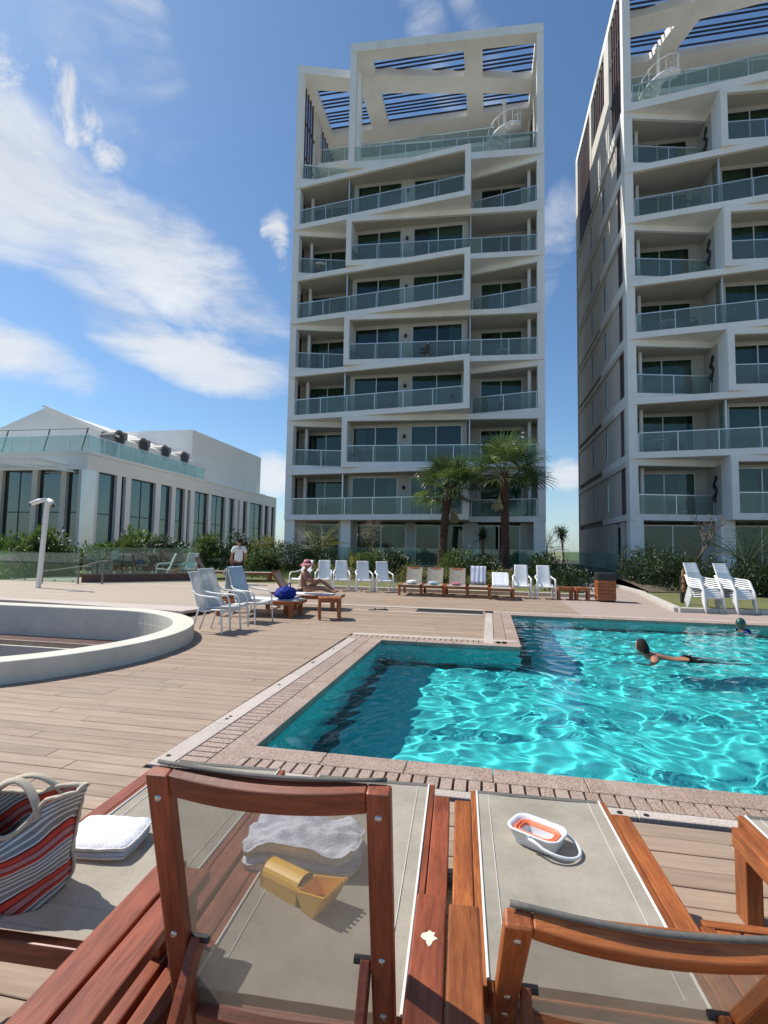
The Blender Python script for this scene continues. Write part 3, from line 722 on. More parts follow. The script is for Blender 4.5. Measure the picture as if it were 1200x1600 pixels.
    MB().box(0.2, W - 0.2, 3.25, YB - 0.32, z0 - 0.3, z0 - 0.04).build('ceiling', M['soffit'], T)
    # ---------------- crown: double height terrace under a slatted roof frame
    p = prof(crown); zs = zt
    MB().prism(p + [(W, YB), (0, YB)], zs, zs + 0.45).build('terrace_slab', M['render'], T)
    zf = zs + 0.45; rz0, rz1 = ztop - 0.6, ztop
    B = 0.42
    def post(x0, x1, y0, y1): MB().box(x0, x1, y0, y1, zf, rz0).build('frame_post', M['render'], T)
    def rbeam(a, b_, w, z0_=None, name='roof_beam', ext=0):
        a = Vector((*a, 0)); b_ = Vector((*b_, 0)); zc = (rz0 + rz1) / 2
        MB().beam((a.x, a.y, zc), (b_.x, b_.y, zc), w, rz1 - rz0 - (0.02 * rnd.random())).build(name, M['render'], T)
    def rpoly(poly, name='roof_beam', dz=0.0): MB().prism(poly, rz0 + dz, rz1 - dz).build(name, M['render'], T)
    RY = 6.9
    if crown == 'O':
        rpoly([(uL, -0.8), (W, 0), (W, 0.75), (uL + 1.3, 0.1), (uL + 1.3, 1.1), (uL, 1.2)])
        rpoly([(uL + 1.3, 1.1), (W - 0.45, 3.3), (W - 0.45, 4.5), (uL + 1.4, 2.6)], dz=0.004)
        rpoly([(0, 0), (uL - 0.003, 1.2), (uL - 0.003, 2.3), (0.75, 1.55)], dz=0.006)
        rpoly([(uR - 0.55, 0.45), (uR + 0.65, 0.52), (uR + 0.75, RY), (uR - 0.45, RY)], dz=0.008)
        rpoly([(W - 0.45, 0.72), (W, 0.752), (W, RY), (W - 0.45, RY)], dz=0.010)
        rpoly([(uL, 1.25), (uL + 1.35, 1.12), (uL + 1.45, RY), (uL + 0.15, RY)], dz=0.012)
        rpoly([(0, 0.02), (0.75, 1.52), (0.75, RY), (0, RY)], dz=0.014)
        rpoly([(0, 5.7), (W, 5.7), (W, RY), (0, RY)], dz=0.016)
        post(uL + 0.002, uL + B, -0.76, -0.3); post(W - B, W - 0.002, 0.05, 0.5); post(0.002, B, 0.02, 0.5)
        post(uL + 0.02, uL + B, 0.6, 1.1)
        rail = [[(uL + 0.45, -0.62), (W - 0.45, 0.1)], [(0.5, 0.25), (uL - 0.1, 1.3)]]
    else:
        rpoly([(0, 0), (uR, -1.6), (uR, -0.6), (0.75, 0.95)])
        rpoly([(uR - 0.02, -1.59), (uR + 0.5, -1.5), (uR + 0.7, RY), (uR - 0.7, RY), (uR - 0.7, -0.8)], dz=0.004)
        rpoly([(uR + 0.5, 1.0), (W, 0), (W, 1.0), (uR + 0.5, 2.0)], dz=0.006)
        rpoly([(0, 0.02), (0.75, 0.9), (0.75, RY), (0, RY)], dz=0.008)
        rpoly([(W - 0.45, 0.5), (W, 0.5), (W, RY), (W - 0.45, RY)], dz=0.010)
        rpoly([(0.4, 2.6), (uR, 1.3), (uR, 2.5), (0.4, 3.9)], dz=0.012)
        rpoly([(uL + 0.6, 0.2), (uL + 2.0, 0.0), (uL - 0.6, RY), (uL - 1.9, RY)], dz=0.014)
        rpoly([(0, 5.7), (W, 5.7), (W, RY), (0, RY)], dz=0.016)
        post(0.002, B, 0.02, 0.5); post(W - B, W - 0.002, 0.05, 0.5); post(uR - B, uR - 0.01, -1.5, -1.1)
        rail = [[(0.5, 0.05), (uR - 0.45, -1.42)], [(uR + 0.1, 1.2), (W - 0.5, 0.2)]]
    # slats of the roof: dark fins over the openings, running with the facade
    y = -1.3; 
    while y < RY - 0.1:
        # leave out what would stand proud of the roof edge
        x0_, x1_ = 0.15, W - 0.15
        if crown == 'O':
            if y < -0.5: y += 0.26; continue
            if y < 1.0: x0_ = uL + 0.2
            if y < 0.3: x1_ = W - 6
        else:
            if y < 0.3: x0_ = min(uR - 1, max(0.2, (0.3 - y) / 1.6 * uR)); x1_ = uR
        MB().box(x0_, x1_, y, y + 0.07, rz1 - 0.14, rz1 - 0.05).build('roof_slat', M['louver_blue'], T)
        y += 0.30 if int(y / 0.30) % 4 else 0.52
    for r_ in rail: balustrade(T, r_, zf, 1.1)
    # set-back penthouse with upper terrace
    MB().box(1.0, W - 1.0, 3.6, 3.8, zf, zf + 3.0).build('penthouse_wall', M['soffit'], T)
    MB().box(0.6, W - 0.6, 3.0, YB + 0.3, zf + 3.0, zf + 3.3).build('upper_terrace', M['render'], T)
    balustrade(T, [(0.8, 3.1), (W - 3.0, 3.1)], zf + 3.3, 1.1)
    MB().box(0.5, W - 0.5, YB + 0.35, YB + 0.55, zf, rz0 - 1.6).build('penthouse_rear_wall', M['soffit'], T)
    for k in range(7):
        xa = 1.4 + k * (W - 3.5) / 7; MB().box(xa, xa + 1.3, YB + 0.30, YB + 0.34, zf + 3.4, zf + 5.2).build('pane', M['winglass'], T)
    # closed rear part of the crown: side piers, slatted bays, top beams and roof plate
    MB().box(0.3, W - 0.3, RY, D - 0.31, rz0 + 0.1, rz1 - 0.06).build('roof_plate', M['render'], T)
    for xa, xb in ((0.0, 0.26), (W - 0.26, W)):
        MB().box(xa + 0.004, xb - 0.004, RY + 0.002, D - 0.31, rz0, rz1 - 0.004).build('roof_beam', M['render'], T)
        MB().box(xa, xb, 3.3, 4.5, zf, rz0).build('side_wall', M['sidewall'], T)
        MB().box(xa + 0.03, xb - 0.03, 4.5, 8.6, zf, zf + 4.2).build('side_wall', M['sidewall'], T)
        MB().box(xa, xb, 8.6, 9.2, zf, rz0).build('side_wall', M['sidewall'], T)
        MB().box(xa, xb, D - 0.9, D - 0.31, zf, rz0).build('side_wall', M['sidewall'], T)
        for k in range(10):
            yy = 9.3 + k * (D - 10.3) / 10; MB().box(xa + 0.08, xb - 0.08, yy, yy + 0.24, zf, rz0).build('side_fin', M['louver'], T)
        for k in range(7):
            yy = 4.7 + k * 0.55; MB().box(xa + 0.09, xb - 0.09, yy, yy + 0.22, zf + 4.2, rz0).build('side_fin', M['louver'], T)
    # vertical dark fins on the open left side of the crown
    for k in range(5):
        yy = 0.8 + k * 0.5
        MB().box(0.08, 0.18, yy, yy + 0.16, zf, rz0).build('side_fin', M['louver'], T)
        MB().box(W - 0.18, W - 0.08, yy, yy + 0.12, zf, rz0).build('side_fin', M['louver'], T)
    for zz in (zf + 2.6, zf + 5.2): MB().box(0.09, 0.17, 1.0, 3.4, zz, zz + 0.1).build('fin_rail', M['louver'], T)
    # spiral stair
    sxc, syc = (W - 2.4, 1.55) if crown == 'O' else (2.4, 1.7)
    st = MB().lathe([(0.09, 0), (0.09, 4.6), (0.16, 4.62), (0.12, 4.85), (0.0, 4.9)], 12, (sxc, syc, zf)).build('stair_pole', M['white'], T, smooth=True)
    for k in range(15):
        a = k * 0.42 + 1.0; z = zf + 0.22 * (k + 1); c_, s_ = math.cos(a), math.sin(a); c2, s2 = math.cos(a + 0.45), math.sin(a + 0.45)
        MB().prism([(sxc + 0.09 * c_, syc + 0.09 * s_), (sxc + 1.1 * c_, syc + 1.1 * s_), (sxc + 1.1 * c2, syc + 1.1 * s2), (sxc + 0.09 * c2, syc + 0.09 * s2)], z, z + 0.05).build('stair_tread', M['white'], T)
        MB().tube([(sxc + 1.08 * c_, syc + 1.08 * s_, z), (sxc + 1.08 * c_, syc + 1.08 * s_, z + 0.95)], 0.014, 6).build('baluster', M['white'], T)
    hel = lambda k, r, dz: (sxc + r * math.cos(k * 0.42 + 1.0), syc + r * math.sin(k * 0.42 + 1.0), zf + 0.22 * (k + 1) + dz)
    MB().tube([hel(k * 0.5, 1.08, 0.95) for k in range(30)], 0.03, 6).build('stair_handrail', M['white'], T, smooth=True)
    MB().tube([hel(k * 0.5, 1.12, 0.0) for k in range(30)], 0.10, 6, flat=0.4).build('stair_stringer', M['white'], T, smooth=True)
    return T
tw1 = tower('white apartment tower with stepped balconies standing behind the two tall fan palms', (-6.55, 33.55, 0), 16.5, 15.0, 4.0, 12.0, 'E', 1)
tw2 = tower('white apartment tower cut off by the right edge of the photo', (13.16, 27.3, 0), 16.5, 15.0, 4.6, 12.0, 'O', 2)

# ---- furniture and pots out on the balconies
M['rattan'] = pm('dark_rattan', (0.05, 0.04, 0.035), (0.09, 0.075, 0.06), scale=30, rough=0.8)
M['pot'] = pm('clay_pot', (0.22, 0.20, 0.18), (0.16, 0.145, 0.13), scale=6, rough=0.8)
def balcony_item(kind, label, origin, x, y, z, rz, seed):
    rd = random.Random(seed); loc = Vector(origin) + e1 * x + e2 * y; loc.z = z
    if kind == 'chair':
        T = thing('balcony_chair', label, 'chair', loc, rz); MB().box(-0.3, 0.3, -0.3, 0.3, 0.30, 0.42).build('seat', M['rattan'], T, bevel=0.03); MB().box(-0.3, 0.3, 0.20, 0.30, 0.42, 0.85).build('backrest', M['rattan'], T, bevel=0.03)
        for sx in (-1, 1):
            MB().box(sx * 0.27 - 0.03, sx * 0.27 + 0.03, -0.28, 0.2, 0.56, 0.61).build('armrest', M['rattan'], T)
            for sy in (-1, 1): MB().box(sx * 0.27 - 0.02, sx * 0.27 + 0.02, sy * 0.26 - 0.02, sy * 0.26 + 0.02, 0, 0.56 if sy < 0 else 0.30).build('leg', M['rattan'], T)
    elif kind == 'table':
        T = thing('balcony_table', label, 'table', loc, rz); MB().lathe([(0, 0.70), (0.42, 0.70), (0.42, 0.735), (0, 0.735)], 20).build('tabletop', M['white'], T); MB().lathe([(0.22, 0), (0.22, 0.02), (0.035, 0.04), (0.03, 0.70)], 12).build('stem', M['rattan'], T)
    else:
        T = thing('potted_plant', label, 'plant', loc, rz); MB().lathe([(0, 0), (0.14, 0), (0.19, 0.38), (0.17, 0.38), (0.16, 0.32), (0, 0.32)], 14).build('pot', M['pot'], T, smooth=True)
        m = MB()
        for k in range(46):
            a = k * 2.4; el = rd.uniform(0.3, 1.4); d = Vector((math.cos(a) * math.cos(el), math.sin(a) * math.cos(el), math.sin(el))); p = Vector((0, 0, 0.32)); L_ = rd.uniform(0.5, 0.95); x_ = Vector((-math.sin(a), math.cos(a), 0)) * 0.035
            q = p + d * L_ * 0.6; e = p + d * L_ + Vector((0, 0, -0.12)); m.add([p - x_ * .3, p + x_ * .3, q + x_, q - x_, e], [(0, 1, 2, 3), (3, 2, 4)])
        m.build('leaves', LEAF_POT, T)['kind'] = 'stuff'
LEAF_POT = pm('pot_plant_leaf', (0.03, 0.06, 0.02), (0.06, 0.09, 0.03), scale=4, rough=0.5)
ORD = ('first', 'second', 'third', 'fourth', 'fifth', 'sixth', 'top')
its = [(0, 'chair', 0, 1.7, 0.9), (0, 'table', 5, 1.8, 0.7), (0, 'plant', 4, 0.9, 1.3), (0, 'chair', 1, 1.4, 1.2), (0, 'plant', 1, 4.8, -0.2), (0, 'chair', 2, 14.2, 1.2), (0, 'table', 3, 14.0, 1.1), (0, 'plant', 3, 4.75, -0.15), (0, 'chair', 3, 9.2, -0.2), (0, 'plant', 5, 4.75, -0.2), (0, 'chair', 0, 9.4, -0.6), (0, 'chair', 4, 2.2, 0.3), (0, 'table', 1, 13.6, 1.2), (0, 'chair', 6, 13.9, 1.3), (0, 'plant', 2, 11.0, -0.9),
       (1, 'chair', 1, 2.6, 0.5), (1, 'table', 1, 1.6, 0.6), (1, 'chair', 0, 3.2, 1.2), (1, 'chair', 2, 3.3, 1.3), (1, 'table', 3, 2.2, 0.6), (1, 'chair', 3, 3.3, 0.2), (1, 'plant', 5, 3.6, 0.2), (1, 'table', 0, 7.2, -0.1), (1, 'chair', 2, 6.8, -0.1)]
for k, (tw, kd, fl_, x_, y_) in enumerate(its):
    bay = 'left' if x_ < 4.5 else ('right' if x_ > 12.3 else 'middle')
    nm = {'chair': 'dark rattan chair', 'table': 'small white round table', 'plant': 'leafy potted plant'}[kd]
    balcony_item(kd, f"{nm} on the {ORD[fl_]} {bay} balcony up the " + ('tower behind the palms' if tw == 0 else 'cut off tower'), ((-6.55, 33.55, 0), (13.16, 27.3, 0))[tw], x_, y_, 3.3 + fl_ * 3.3 + 0.342, k * 1.3, 300 + k)

# ================================================================== LEFT PAVILION
M['pavcurtain'] = pm('sheer_curtain', (0.60, 0.62, 0.58), rough=0.9)
M['pavcol'] = pm('pavilion_column', (0.62, 0.57, 0.49), (0.56, 0.51, 0.44), scale=1, rough=0.8)
M['acmetal'] = pm('grey_machine_metal', (0.22, 0.21, 0.20), (0.15, 0.145, 0.14), scale=4, rough=0.6, rnd=0.1)
pv = thing('pavilion', 'long low white pavilion with tall narrow windows and a roof terrace, far left', 'building', (-20.92, 35.67, 0), -TH)
PH = 8.0; LY = 33.6; GZ = 0.2
MB().box(-20, 0, 0.02, LY, 6.72, PH - 0.001).build('cornice', M['pavrender'], pv)
MB().box(-20, 0.06, -0.04, 30.0, PH - 0.18, PH + 0.06).build('parapet', M['pavrender'], pv, bevel=0.03, seg=2)
MB().box(-19.8, -0.9, 0.9, LY - 0.3, GZ, 6.7).build('core', M['room'], pv)
ivs = [(1.2, 3.1, 1), (3.6, 4.1, 0), (4.7, 7.8, 2), (8.5, 10.1, 1), (10.7, 12.2, 1), (12.6, 13.1, 0), (13.8, 16.4, 2), (16.9, 19.9, 2), (20.5, 22.0, 1), (22.7, 23.2, 0), (24.0, 25.1, 1), (25.7, 29.4, 2), (30.0, 31.3, 1), (32.1, 33.2, 1)]
y = 0.02
rp = random.Random(4)
def pav_window(axis, a, b_, nm):
    def bx(m, u0, u1, d0, d1, z0, z1):   # u along the wall, d depth behind the face
        if axis == 'y': m.box(-d1, -d0, u0, u1, z0, z1)
        else: m.box(u0, u1, d0, d1, z0, z1)
        return m
    w = 0.05; m = MB()
    bx(m, a, a + w, 0.25, 0.33, GZ, 6.72); bx(m, b_ - w, b_, 0.25, 0.33, GZ, 6.72); bx(m, a + w, b_ - w, 0.25, 0.33, 3.66, 3.74); bx(m, a + w, b_ - w, 0.25, 0.33, 6.64, 6.72)
    if nm == 2: bx(m, (a + b_) / 2 - 0.03, (a + b_) / 2 + 0.03, 0.25, 0.33, GZ, 3.66); bx(m, (a + b_) / 2 - 0.03, (a + b_) / 2 + 0.03, 0.25, 0.33, 3.74, 6.64)
    o = m.build('window', M['darkframe'], pv)
    n = max(1, nm)
    for k in range(n):
        u0 = a + (b_ - a) * k / n; u1 = a + (b_ - a) * (k + 1) / n
        for z0, z1 in ((GZ, 3.7), (3.7, 6.68)):
            bx(MB(), u0 + 0.03, u1 - 0.03, 0.28, 0.295, z0, z1).build('pane', M['pavglass'], o)
    if nm:
        c = MB(); nn = int((b_ - a) / 0.05) * 2; ph = rp.uniform(0, 6)
        def fn(u, v):
            uu = a + (b_ - a) * u; dd = 0.55 + 0.06 * math.sin(uu * 26 + ph + 1.3 * math.sin(uu * 3)); zz = GZ + 6.5 * v
            return (-dd, uu, zz) if axis == 'y' else (uu, dd, zz)
        c.grid(fn, nn, 1); c.build('curtain', M['pavcurtain'], o, smooth=True)
for a, b_, nm in ivs:
    MB().box(-0.6, 0.0, y, a, GZ, 6.72).build('pier', M['pavrender'], pv)
    pav_window('y', a, b_, nm); y = b_
MB().box(-0.6, 0.0, y, LY, GZ, 6.72).build('pier', M['pavrender'], pv)
x = -0.01
for a, b_, nm in [(-1.6, -0.62, 1), (-4.0, -2.05, 1), (-7.0, -4.45, 2), (-9.6, -7.4, 1), (-12.6, -10.0, 2), (-15.4, -13.2, 2), (-18.4, -16.0, 2)]:
    MB().box(b_, x - 0.602 if x > -0.1 and False else x, 0.0, 0.6, GZ, 6.72).build('pier', M['pavcol'], pv); pav_window('x', a, b_, nm); x = a
MB().box(-20, x, 0.0, 0.6, GZ, 6.72).build('pier', M['pavcol'], pv)
MB().box(-0.32, 0.03, -0.05, 0.9, GZ, 6.75).build('corner_cladding', pm('polished_panel', (0.70, 0.70, 0.68), rough=0.18, metal=0.5), pv)
# roof terrace rail with dark leaning stays
balustrade(pv, [(-19.5, 0.15), (-0.1, 0.15), (-0.1, 15.5)], PH + 0.06, 1.15, 1.6)
for xx in (-1.0, -4.2, -7.8):
    MB().beam((xx, 0.5, PH + 0.06), (xx + 0.5, 0.5, PH + 1.8), 0.06, 0.06).build('stay', M['darkframe'], pv)
MB().beam((-9.8, 0.5, PH + 1.8), (-0.5, 0.5, PH + 1.75), 0.03, 0.03).build('stay_cable', M['darkframe'], pv)
# gabled hall and box hall behind the terrace
gb = MB(); px_, pz = -7.7, 12.5
vs = [(-19, 4, PH), (-0.9, 4, PH), (-0.9, 4, 9.85), (px_, 4, pz), (-19, 4, 8.4)]
n5 = len(vs); vs2 = [(a, 20, c) for a, b_, c in vs]
gb.add(vs + vs2, [(0, 1, 2, 3, 4), (9, 8, 7, 6, 5)] + [(i, n5 + i, n5 + (i + 1) % n5, (i + 1) % n5) for i in range(n5)])
gb.build('gabled_hall', M['pavrender'], pv)
MB().beam((px_ - 0.05, 3.9, pz + 0.1), (-0.8, 3.9, 9.95), 0.35, 0.14).build('gable_coping', M['white'], pv)
MB().box(-12, -1.5, 15.4, 31.6, PH, 13.15).build('box_hall', M['pavrender'], pv)
# pergola fins over the left entrance
pg = MB().beam((-6.2, -2.4, 7.0), (-0.9, -0.1, 6.55), 0.18, 0.12).build('canopy_beam', M['white'], pv)
MB().beam((-10.0, -2.4, 7.25), (-6.0, -2.4, 7.0), 0.2, 0.3).build('canopy_beam', M['white'], pv)
for k in range(12):
    xx = -10 + k * 0.72
    MB().beam((xx, -2.5, 7.15), (xx + 0.5, -0.02, 7.0), 0.05, 0.16).build('canopy_fin', M['white'], pv)
# roof machines
for k, yy in enumerate((4.35, 7.27, 10.27, 13.3)):
    ac = thing('roof_fan_unit', ('nearest', 'second nearest', 'third nearest', 'farthest')[k] + ' of the four grey fan units on the pavilion roof', 'fan unit', tuple(Vector((-20.92, 35.67, PH + 0.06)) + e1 * -1.5 + e2 * yy), -TH, 'fan units on the pavilion roof')
    MB().box(-0.55, 0.55, -0.75, 0.75, 0.25, 1.45).build('cabinet', M['acmetal'], ac, bevel=0.03)
    MB().tube([(-0.62, -0.1, 1.75), (0.60, -0.1, 1.75)], 0.70, 20).build('fan_drum', M['acmetal'], ac, smooth=False)
    MB().tube([(0.57, -0.1, 1.75), (0.64, -0.1, 1.75)], 0.5, 20).build('fan_mouth', M['dark'], ac)
    MB().box(-0.55, 0.5, -0.1, 0.95, 1.45, 2.40).build('duct', M['acmetal'], ac, bevel=0.05)
    for sx in (-0.45, 0.45):
        for sy in (-0.6, 0.6): MB().box(sx - 0.05, sx + 0.05, sy - 0.05, sy + 0.05, 0, 0.25).build('foot', M['dark'], ac)

# ================================================================== VEGETATION
def leafmat(name, c, c2, trans=0.35, rough=0.45):
    m, nt, b = newmat(name); N = nt.nodes; L = nt.links
    gi = N.new('ShaderNodeNewGeometry'); mx = N.new('ShaderNodeMix'); mx.data_type = 'RGBA'
    L.new(gi.outputs['Random Per Island'], mx.inputs[0]); mx.inputs[6].default_value = (*c, 1); mx.inputs[7].default_value = (*c2, 1)
    L.new(mx.outputs[2], b.inputs['Base Color']); b.inputs['Roughness'].default_value = rough
    tr = N.new('ShaderNodeBsdfTranslucent'); hs = N.new('ShaderNodeHueSaturation'); hs.inputs['Value'].default_value = 1.5; hs.inputs['Saturation'].default_value = 1.1
    L.new(mx.outputs[2], hs.inputs['Color']); L.new(hs.outputs[0], tr.inputs[0])
    ms = N.new('ShaderNodeMixShader'); ms.inputs[0].default_value = trans
    out = [n for n in N if n.type == 'OUTPUT_MATERIAL'][0]
    L.new(b.outputs[0], ms.inputs[1]); L.new(tr.outputs[0], ms.inputs[2]); L.new(ms.outputs[0], out.inputs[0]); return m
M['leaf'] = leafmat('glossy_leaf', (0.045, 0.085, 0.022), (0.10, 0.14, 0.035))
M['leafdark'] = leafmat('dark_leaf', (0.018, 0.040, 0.014), (0.045, 0.075, 0.022), 0.25)
M['leafyel'] = leafmat('yellow_green_leaf', (0.12, 0.13, 0.03), (0.20, 0.20, 0.06))
M['leafpalm'] = leafmat('palm_leaf', (0.05, 0.085, 0.028), (0.11, 0.15, 0.05), 0.35, 0.35)
M['leafdry'] = leafmat('dry_leaf', (0.30, 0.24, 0.13), (0.42, 0.35, 0.20), 0.3, 0.6)
M['bark'] = pm('bark', (0.16, 0.12, 0.085), (0.09, 0.065, 0.045), scale=14, detail=6, rough=0.9, bump=0.6, bscale=30, bdist=0.02, stretch=(1, 1, 0.3))
M['palmbark'] = pm('palm_bark', (0.17, 0.095, 0.055), (0.085, 0.045, 0.028), scale=9, detail=6, rough=0.9, rnd=0.2, island=True)
M['palmfibre'] = pm('palm_fibre', (0.11, 0.06, 0.035), (0.06, 0.032, 0.02), scale=20, rough=0.95)
def leaf(m, p, d, up, ln, w, fold=0.25, droop=0.0):
    d = d.normalized(); x = d.cross(up)
    if x.length < 1e-3: x = d.cross(Vector((1, 0, 0)))
    x.normalize(); n = x.cross(d)
    a = p; b_ = p + d * ln * 0.45 + x * w * 0.5 - n * fold * w; c_ = p + d * ln - n * droop * ln; e = p + d * ln * 0.45 - x * w * 0.5 - n * fold * w; mid = p + d * ln * 0.5
    m.add([a, b_, c_, e, mid], [(0, 1, 4), (1, 2, 4), (0, 4, 3), (4, 2, 3)])
def shrub(label, loc, r, h, n, ls=0.13, mat='leaf', seed=0, group=None, name='shrub', ry=None, base=0.0, stems=6, clumps=26):
    rd = random.Random(seed); T = thing(name, label, 'shrub', loc, rd.uniform(0, 6.28), group); ry = ry or r
    m = MB(); cs = []
    for k in range(clumps):
        a = rd.uniform(0, 2 * PI); el = rd.uniform(0.05, 1.45) ; rr = rd.uniform(0.35, 0.92)
        cs.append((Vector((r * rr * math.cos(a) * math.cos(el), ry * rr * math.sin(a) * math.cos(el), base + (h - base) * (0.10 + 0.82 * rr * math.sin(el)))), rd.uniform(0.22, 0.42) * max(r, h * 0.5)))
    for i in range(n):
        c_, cr = cs[i % len(cs)]
        v = Vector((rd.gauss(0, 1), rd.gauss(0, 1), rd.gauss(0, 0.85))).normalized() * cr * rd.random() ** 0.4
        p = c_ + v
        if p.z < 0.03: p.z = rd.uniform(0.03, 0.2)
        out = (v.normalized() + Vector((0, 0, 0.55)) + Vector((rd.uniform(-.6, .6), rd.uniform(-.6, .6), rd.uniform(-.4, .5)))).normalized()
        leaf(m, p, out, Vector((rd.uniform(-.4, .4), rd.uniform(-.4, .4), 1)), ls * rd.uniform(0.7, 1.3), ls * rd.uniform(0.34, 0.5), 0.2, rd.uniform(0, 0.25))
    o = m.build('foliage', M[mat], T); o['kind'] = 'stuff'
    b_ = MB()
    for k in range(stems):
        c_ = cs[k % len(cs)][0]; b_.tube([(c_.x * 0.08, c_.y * 0.08, 0), (c_.x * 0.4, c_.y * 0.4, c_.z * 0.5), tuple(c_)], [0.025, 0.018, 0.006], 5)
    b_.build('stems', M['bark'], T)['kind'] = 'stuff'
    return T
def grow(pts, side=None): return pts
def fan_palm(label, loc, th, cr, seed, lean=0.0, nf=30):
    rd = random.Random(seed); T = thing('fan_palm', label, 'palm tree', loc, 0, 'tall fan palms in front of the tower')
    top = Vector((lean, 0, th))
    n = 26; tp = [Vector((lean * (k / n) ** 1.6, 0.03 * math.sin(k * .7), th * k / n)) for k in range(n + 1)]
    rr = [0.27 - 0.07 * min(1, k / 6) + (0.03 if k > n * 0.75 else 0) for k in range(n + 1)]
    tr = MB().tube(tp, rr, 14).build('trunk', M['palmfibre'], T, smooth=True)
    lb = MB()
    zz = 0.05; k = 0
    while zz < th + 0.1:                                  # cut leaf bases in a spiral
        f = min(1, zz / th); c_ = Vector((lean * f ** 1.6, 0, zz)); r0 = 0.23 - 0.05 * min(1, f * 3) + (0.04 if f > 0.8 else 0)
        for j in range(3):
            a = k * 0.9 + j * 2.094 + rd.uniform(-.12, .12); d = Vector((math.cos(a), math.sin(a), 0)); s_ = Vector((-d.y, d.x, 0))
            w = 0.10; q = c_ + d * (r0 - 0.03)
            lb.add([q - s_ * w, q + s_ * w, q + d * 0.085 + Vector((0, 0, 0.16)) + s_ * w * 0.55, q + d * 0.085 + Vector((0, 0, 0.16)) - s_ * w * 0.55, q + Vector((0, 0, 0.13)) - s_ * w * 0.5, q + Vector((0, 0, 0.13)) + s_ * w * 0.5],
                   [(0, 1, 2, 3), (3, 2, 5, 4), (0, 3, 4), (1, 5, 2)])
        zz += 0.075; k += 1
    lb.build('leaf_bases', M['palmbark'], T)['kind'] = 'stuff'
    for i in range(nf):
        dead = i == nf - 1
        a = i * 2.39996 + rd.uniform(-.2, .2); f = i / (nf - 3)
        el = 1.40 - 1.62 * min(1, f) ** 0.9 + rd.uniform(-.12, .12)
        if dead: el = -1.25
        d = Vector((math.cos(a) * math.cos(el), math.sin(a) * math.cos(el), math.sin(el)))
        L1 = cr * rd.uniform(0.42, 0.55) * (0.8 if dead else 1); p0 = top + Vector((0, 0, rd.uniform(-0.25, 0.15)))
        p1 = p0 + d * L1 * 0.6 ; p2 = p1 + (d + Vector((0, 0, -0.12))).normalized() * L1 * 0.5
        fr = MB(); fr.tube([p0, p1, p2], [0.022, 0.017, 0.012], 4)
        fd = (d + Vector((0, 0, -0.16))).normalized(); sd_ = fd.cross(Vector((0, 0, 1)))
        if sd_.length < 0.05: sd_ = Vector((1, 0, 0))
        sd_.normalize(); up = sd_.cross(fd).normalized()
        tw = rd.uniform(-.5, .5); sd_, up = sd_ * math.cos(tw) + up * math.sin(tw), up * math.cos(tw) - sd_ * math.sin(tw)
        ns = 22; R_ = cr * rd.uniform(0.50, 0.62) * (0.55 if dead else 1)
        for k in range(ns):
            b_ = (k / (ns - 1) - 0.5) * 2 * math.radians(118 if not dead else 30)
            dd = fd * math.cos(b_) + sd_ * math.sin(b_); nn = up * (0.10 + 0.08 * math.cos(b_ * 2))
            ln = R_ * (1 - 0.22 * abs(b_) / 2.0) * rd.uniform(0.9, 1.06); wv = dd.cross(up).normalized(); w = 0.035 + 0.010 * rd.random()
            q0 = p2; q1 = p2 + dd * ln * 0.5 + nn * ln * 0.4 + wv * 0; q2 = p2 + dd * ln * 0.80 + nn * ln * 0.32 - Vector((0, 0, 0.06 * ln)); q3 = p2 + dd * ln * rd.uniform(0.92, 1.0) - Vector((0, 0, ln * rd.uniform(0.06, 0.24)))
            fr.add([q0 - wv * 0.006, q0 + wv * 0.006, q1 + wv * w, q1 - wv * w, q2 + wv * w * 0.55, q2 - wv * w * 0.55, q3], [(0, 1, 2, 3), (3, 2, 4, 5), (5, 4, 6)])
        fr.build('frond', M['leafdry'] if dead else M['leafpalm'], T)
    return T
def frond_palm(label, loc, h, n, seed, mat='leaf', name='feather_palm', spread=1.0, stem=0.3):
    rd = random.Random(seed); T = thing(name, label, 'plant', loc, 0)
    MB().tube([(0, 0, 0), (0.02, 0, stem)], [0.09, 0.06], 8).build('stem', M['bark'], T)
    for i in range(n):
        a = i * 2.4 + rd.uniform(-.3, .3); el = rd.uniform(0.55, 1.4); L = h * rd.uniform(0.75, 1.1)
        fr = MB(); pts = []; p = Vector((0, 0, stem * rd.uniform(.6, 1))); d = Vector((math.cos(a) * math.cos(el) * spread, math.sin(a) * math.cos(el) * spread, math.sin(el))).normalized()
        N_ = 12
        for k in range(N_ + 1):
            pts.append(p.copy()); p = p + d * L / N_; d = (d + Vector((0, 0, -0.085)) + Vector((math.cos(a), math.sin(a), 0)) * 0.03).normalized()
        fr.tube(pts, [0.014 * (1 - 0.8 * k / N_) for k in range(N_ + 1)], 4)
        for k in range(3, N_ + 1):
            t_ = (pts[k] - pts[k - 1]).normalized(); sx = t_.cross(Vector((0, 0, 1))).normalized()
            for sgn in (-1, 1):
                for q in (0, 0.5):
                    pp = pts[k - 1].lerp(pts[k], q); leaf(fr, pp, t_ * 0.7 + sx * sgn + Vector((0, 0, -0.15 + rd.uniform(-.1, .2))), Vector((0, 0, 1)), h * 0.20 * math.sin(PI * (k / (N_ + 1)) ** 0.8) + 0.07, 0.035, 0.1, 0.25)
        fr.build('frond', M[mat], T)
    return T
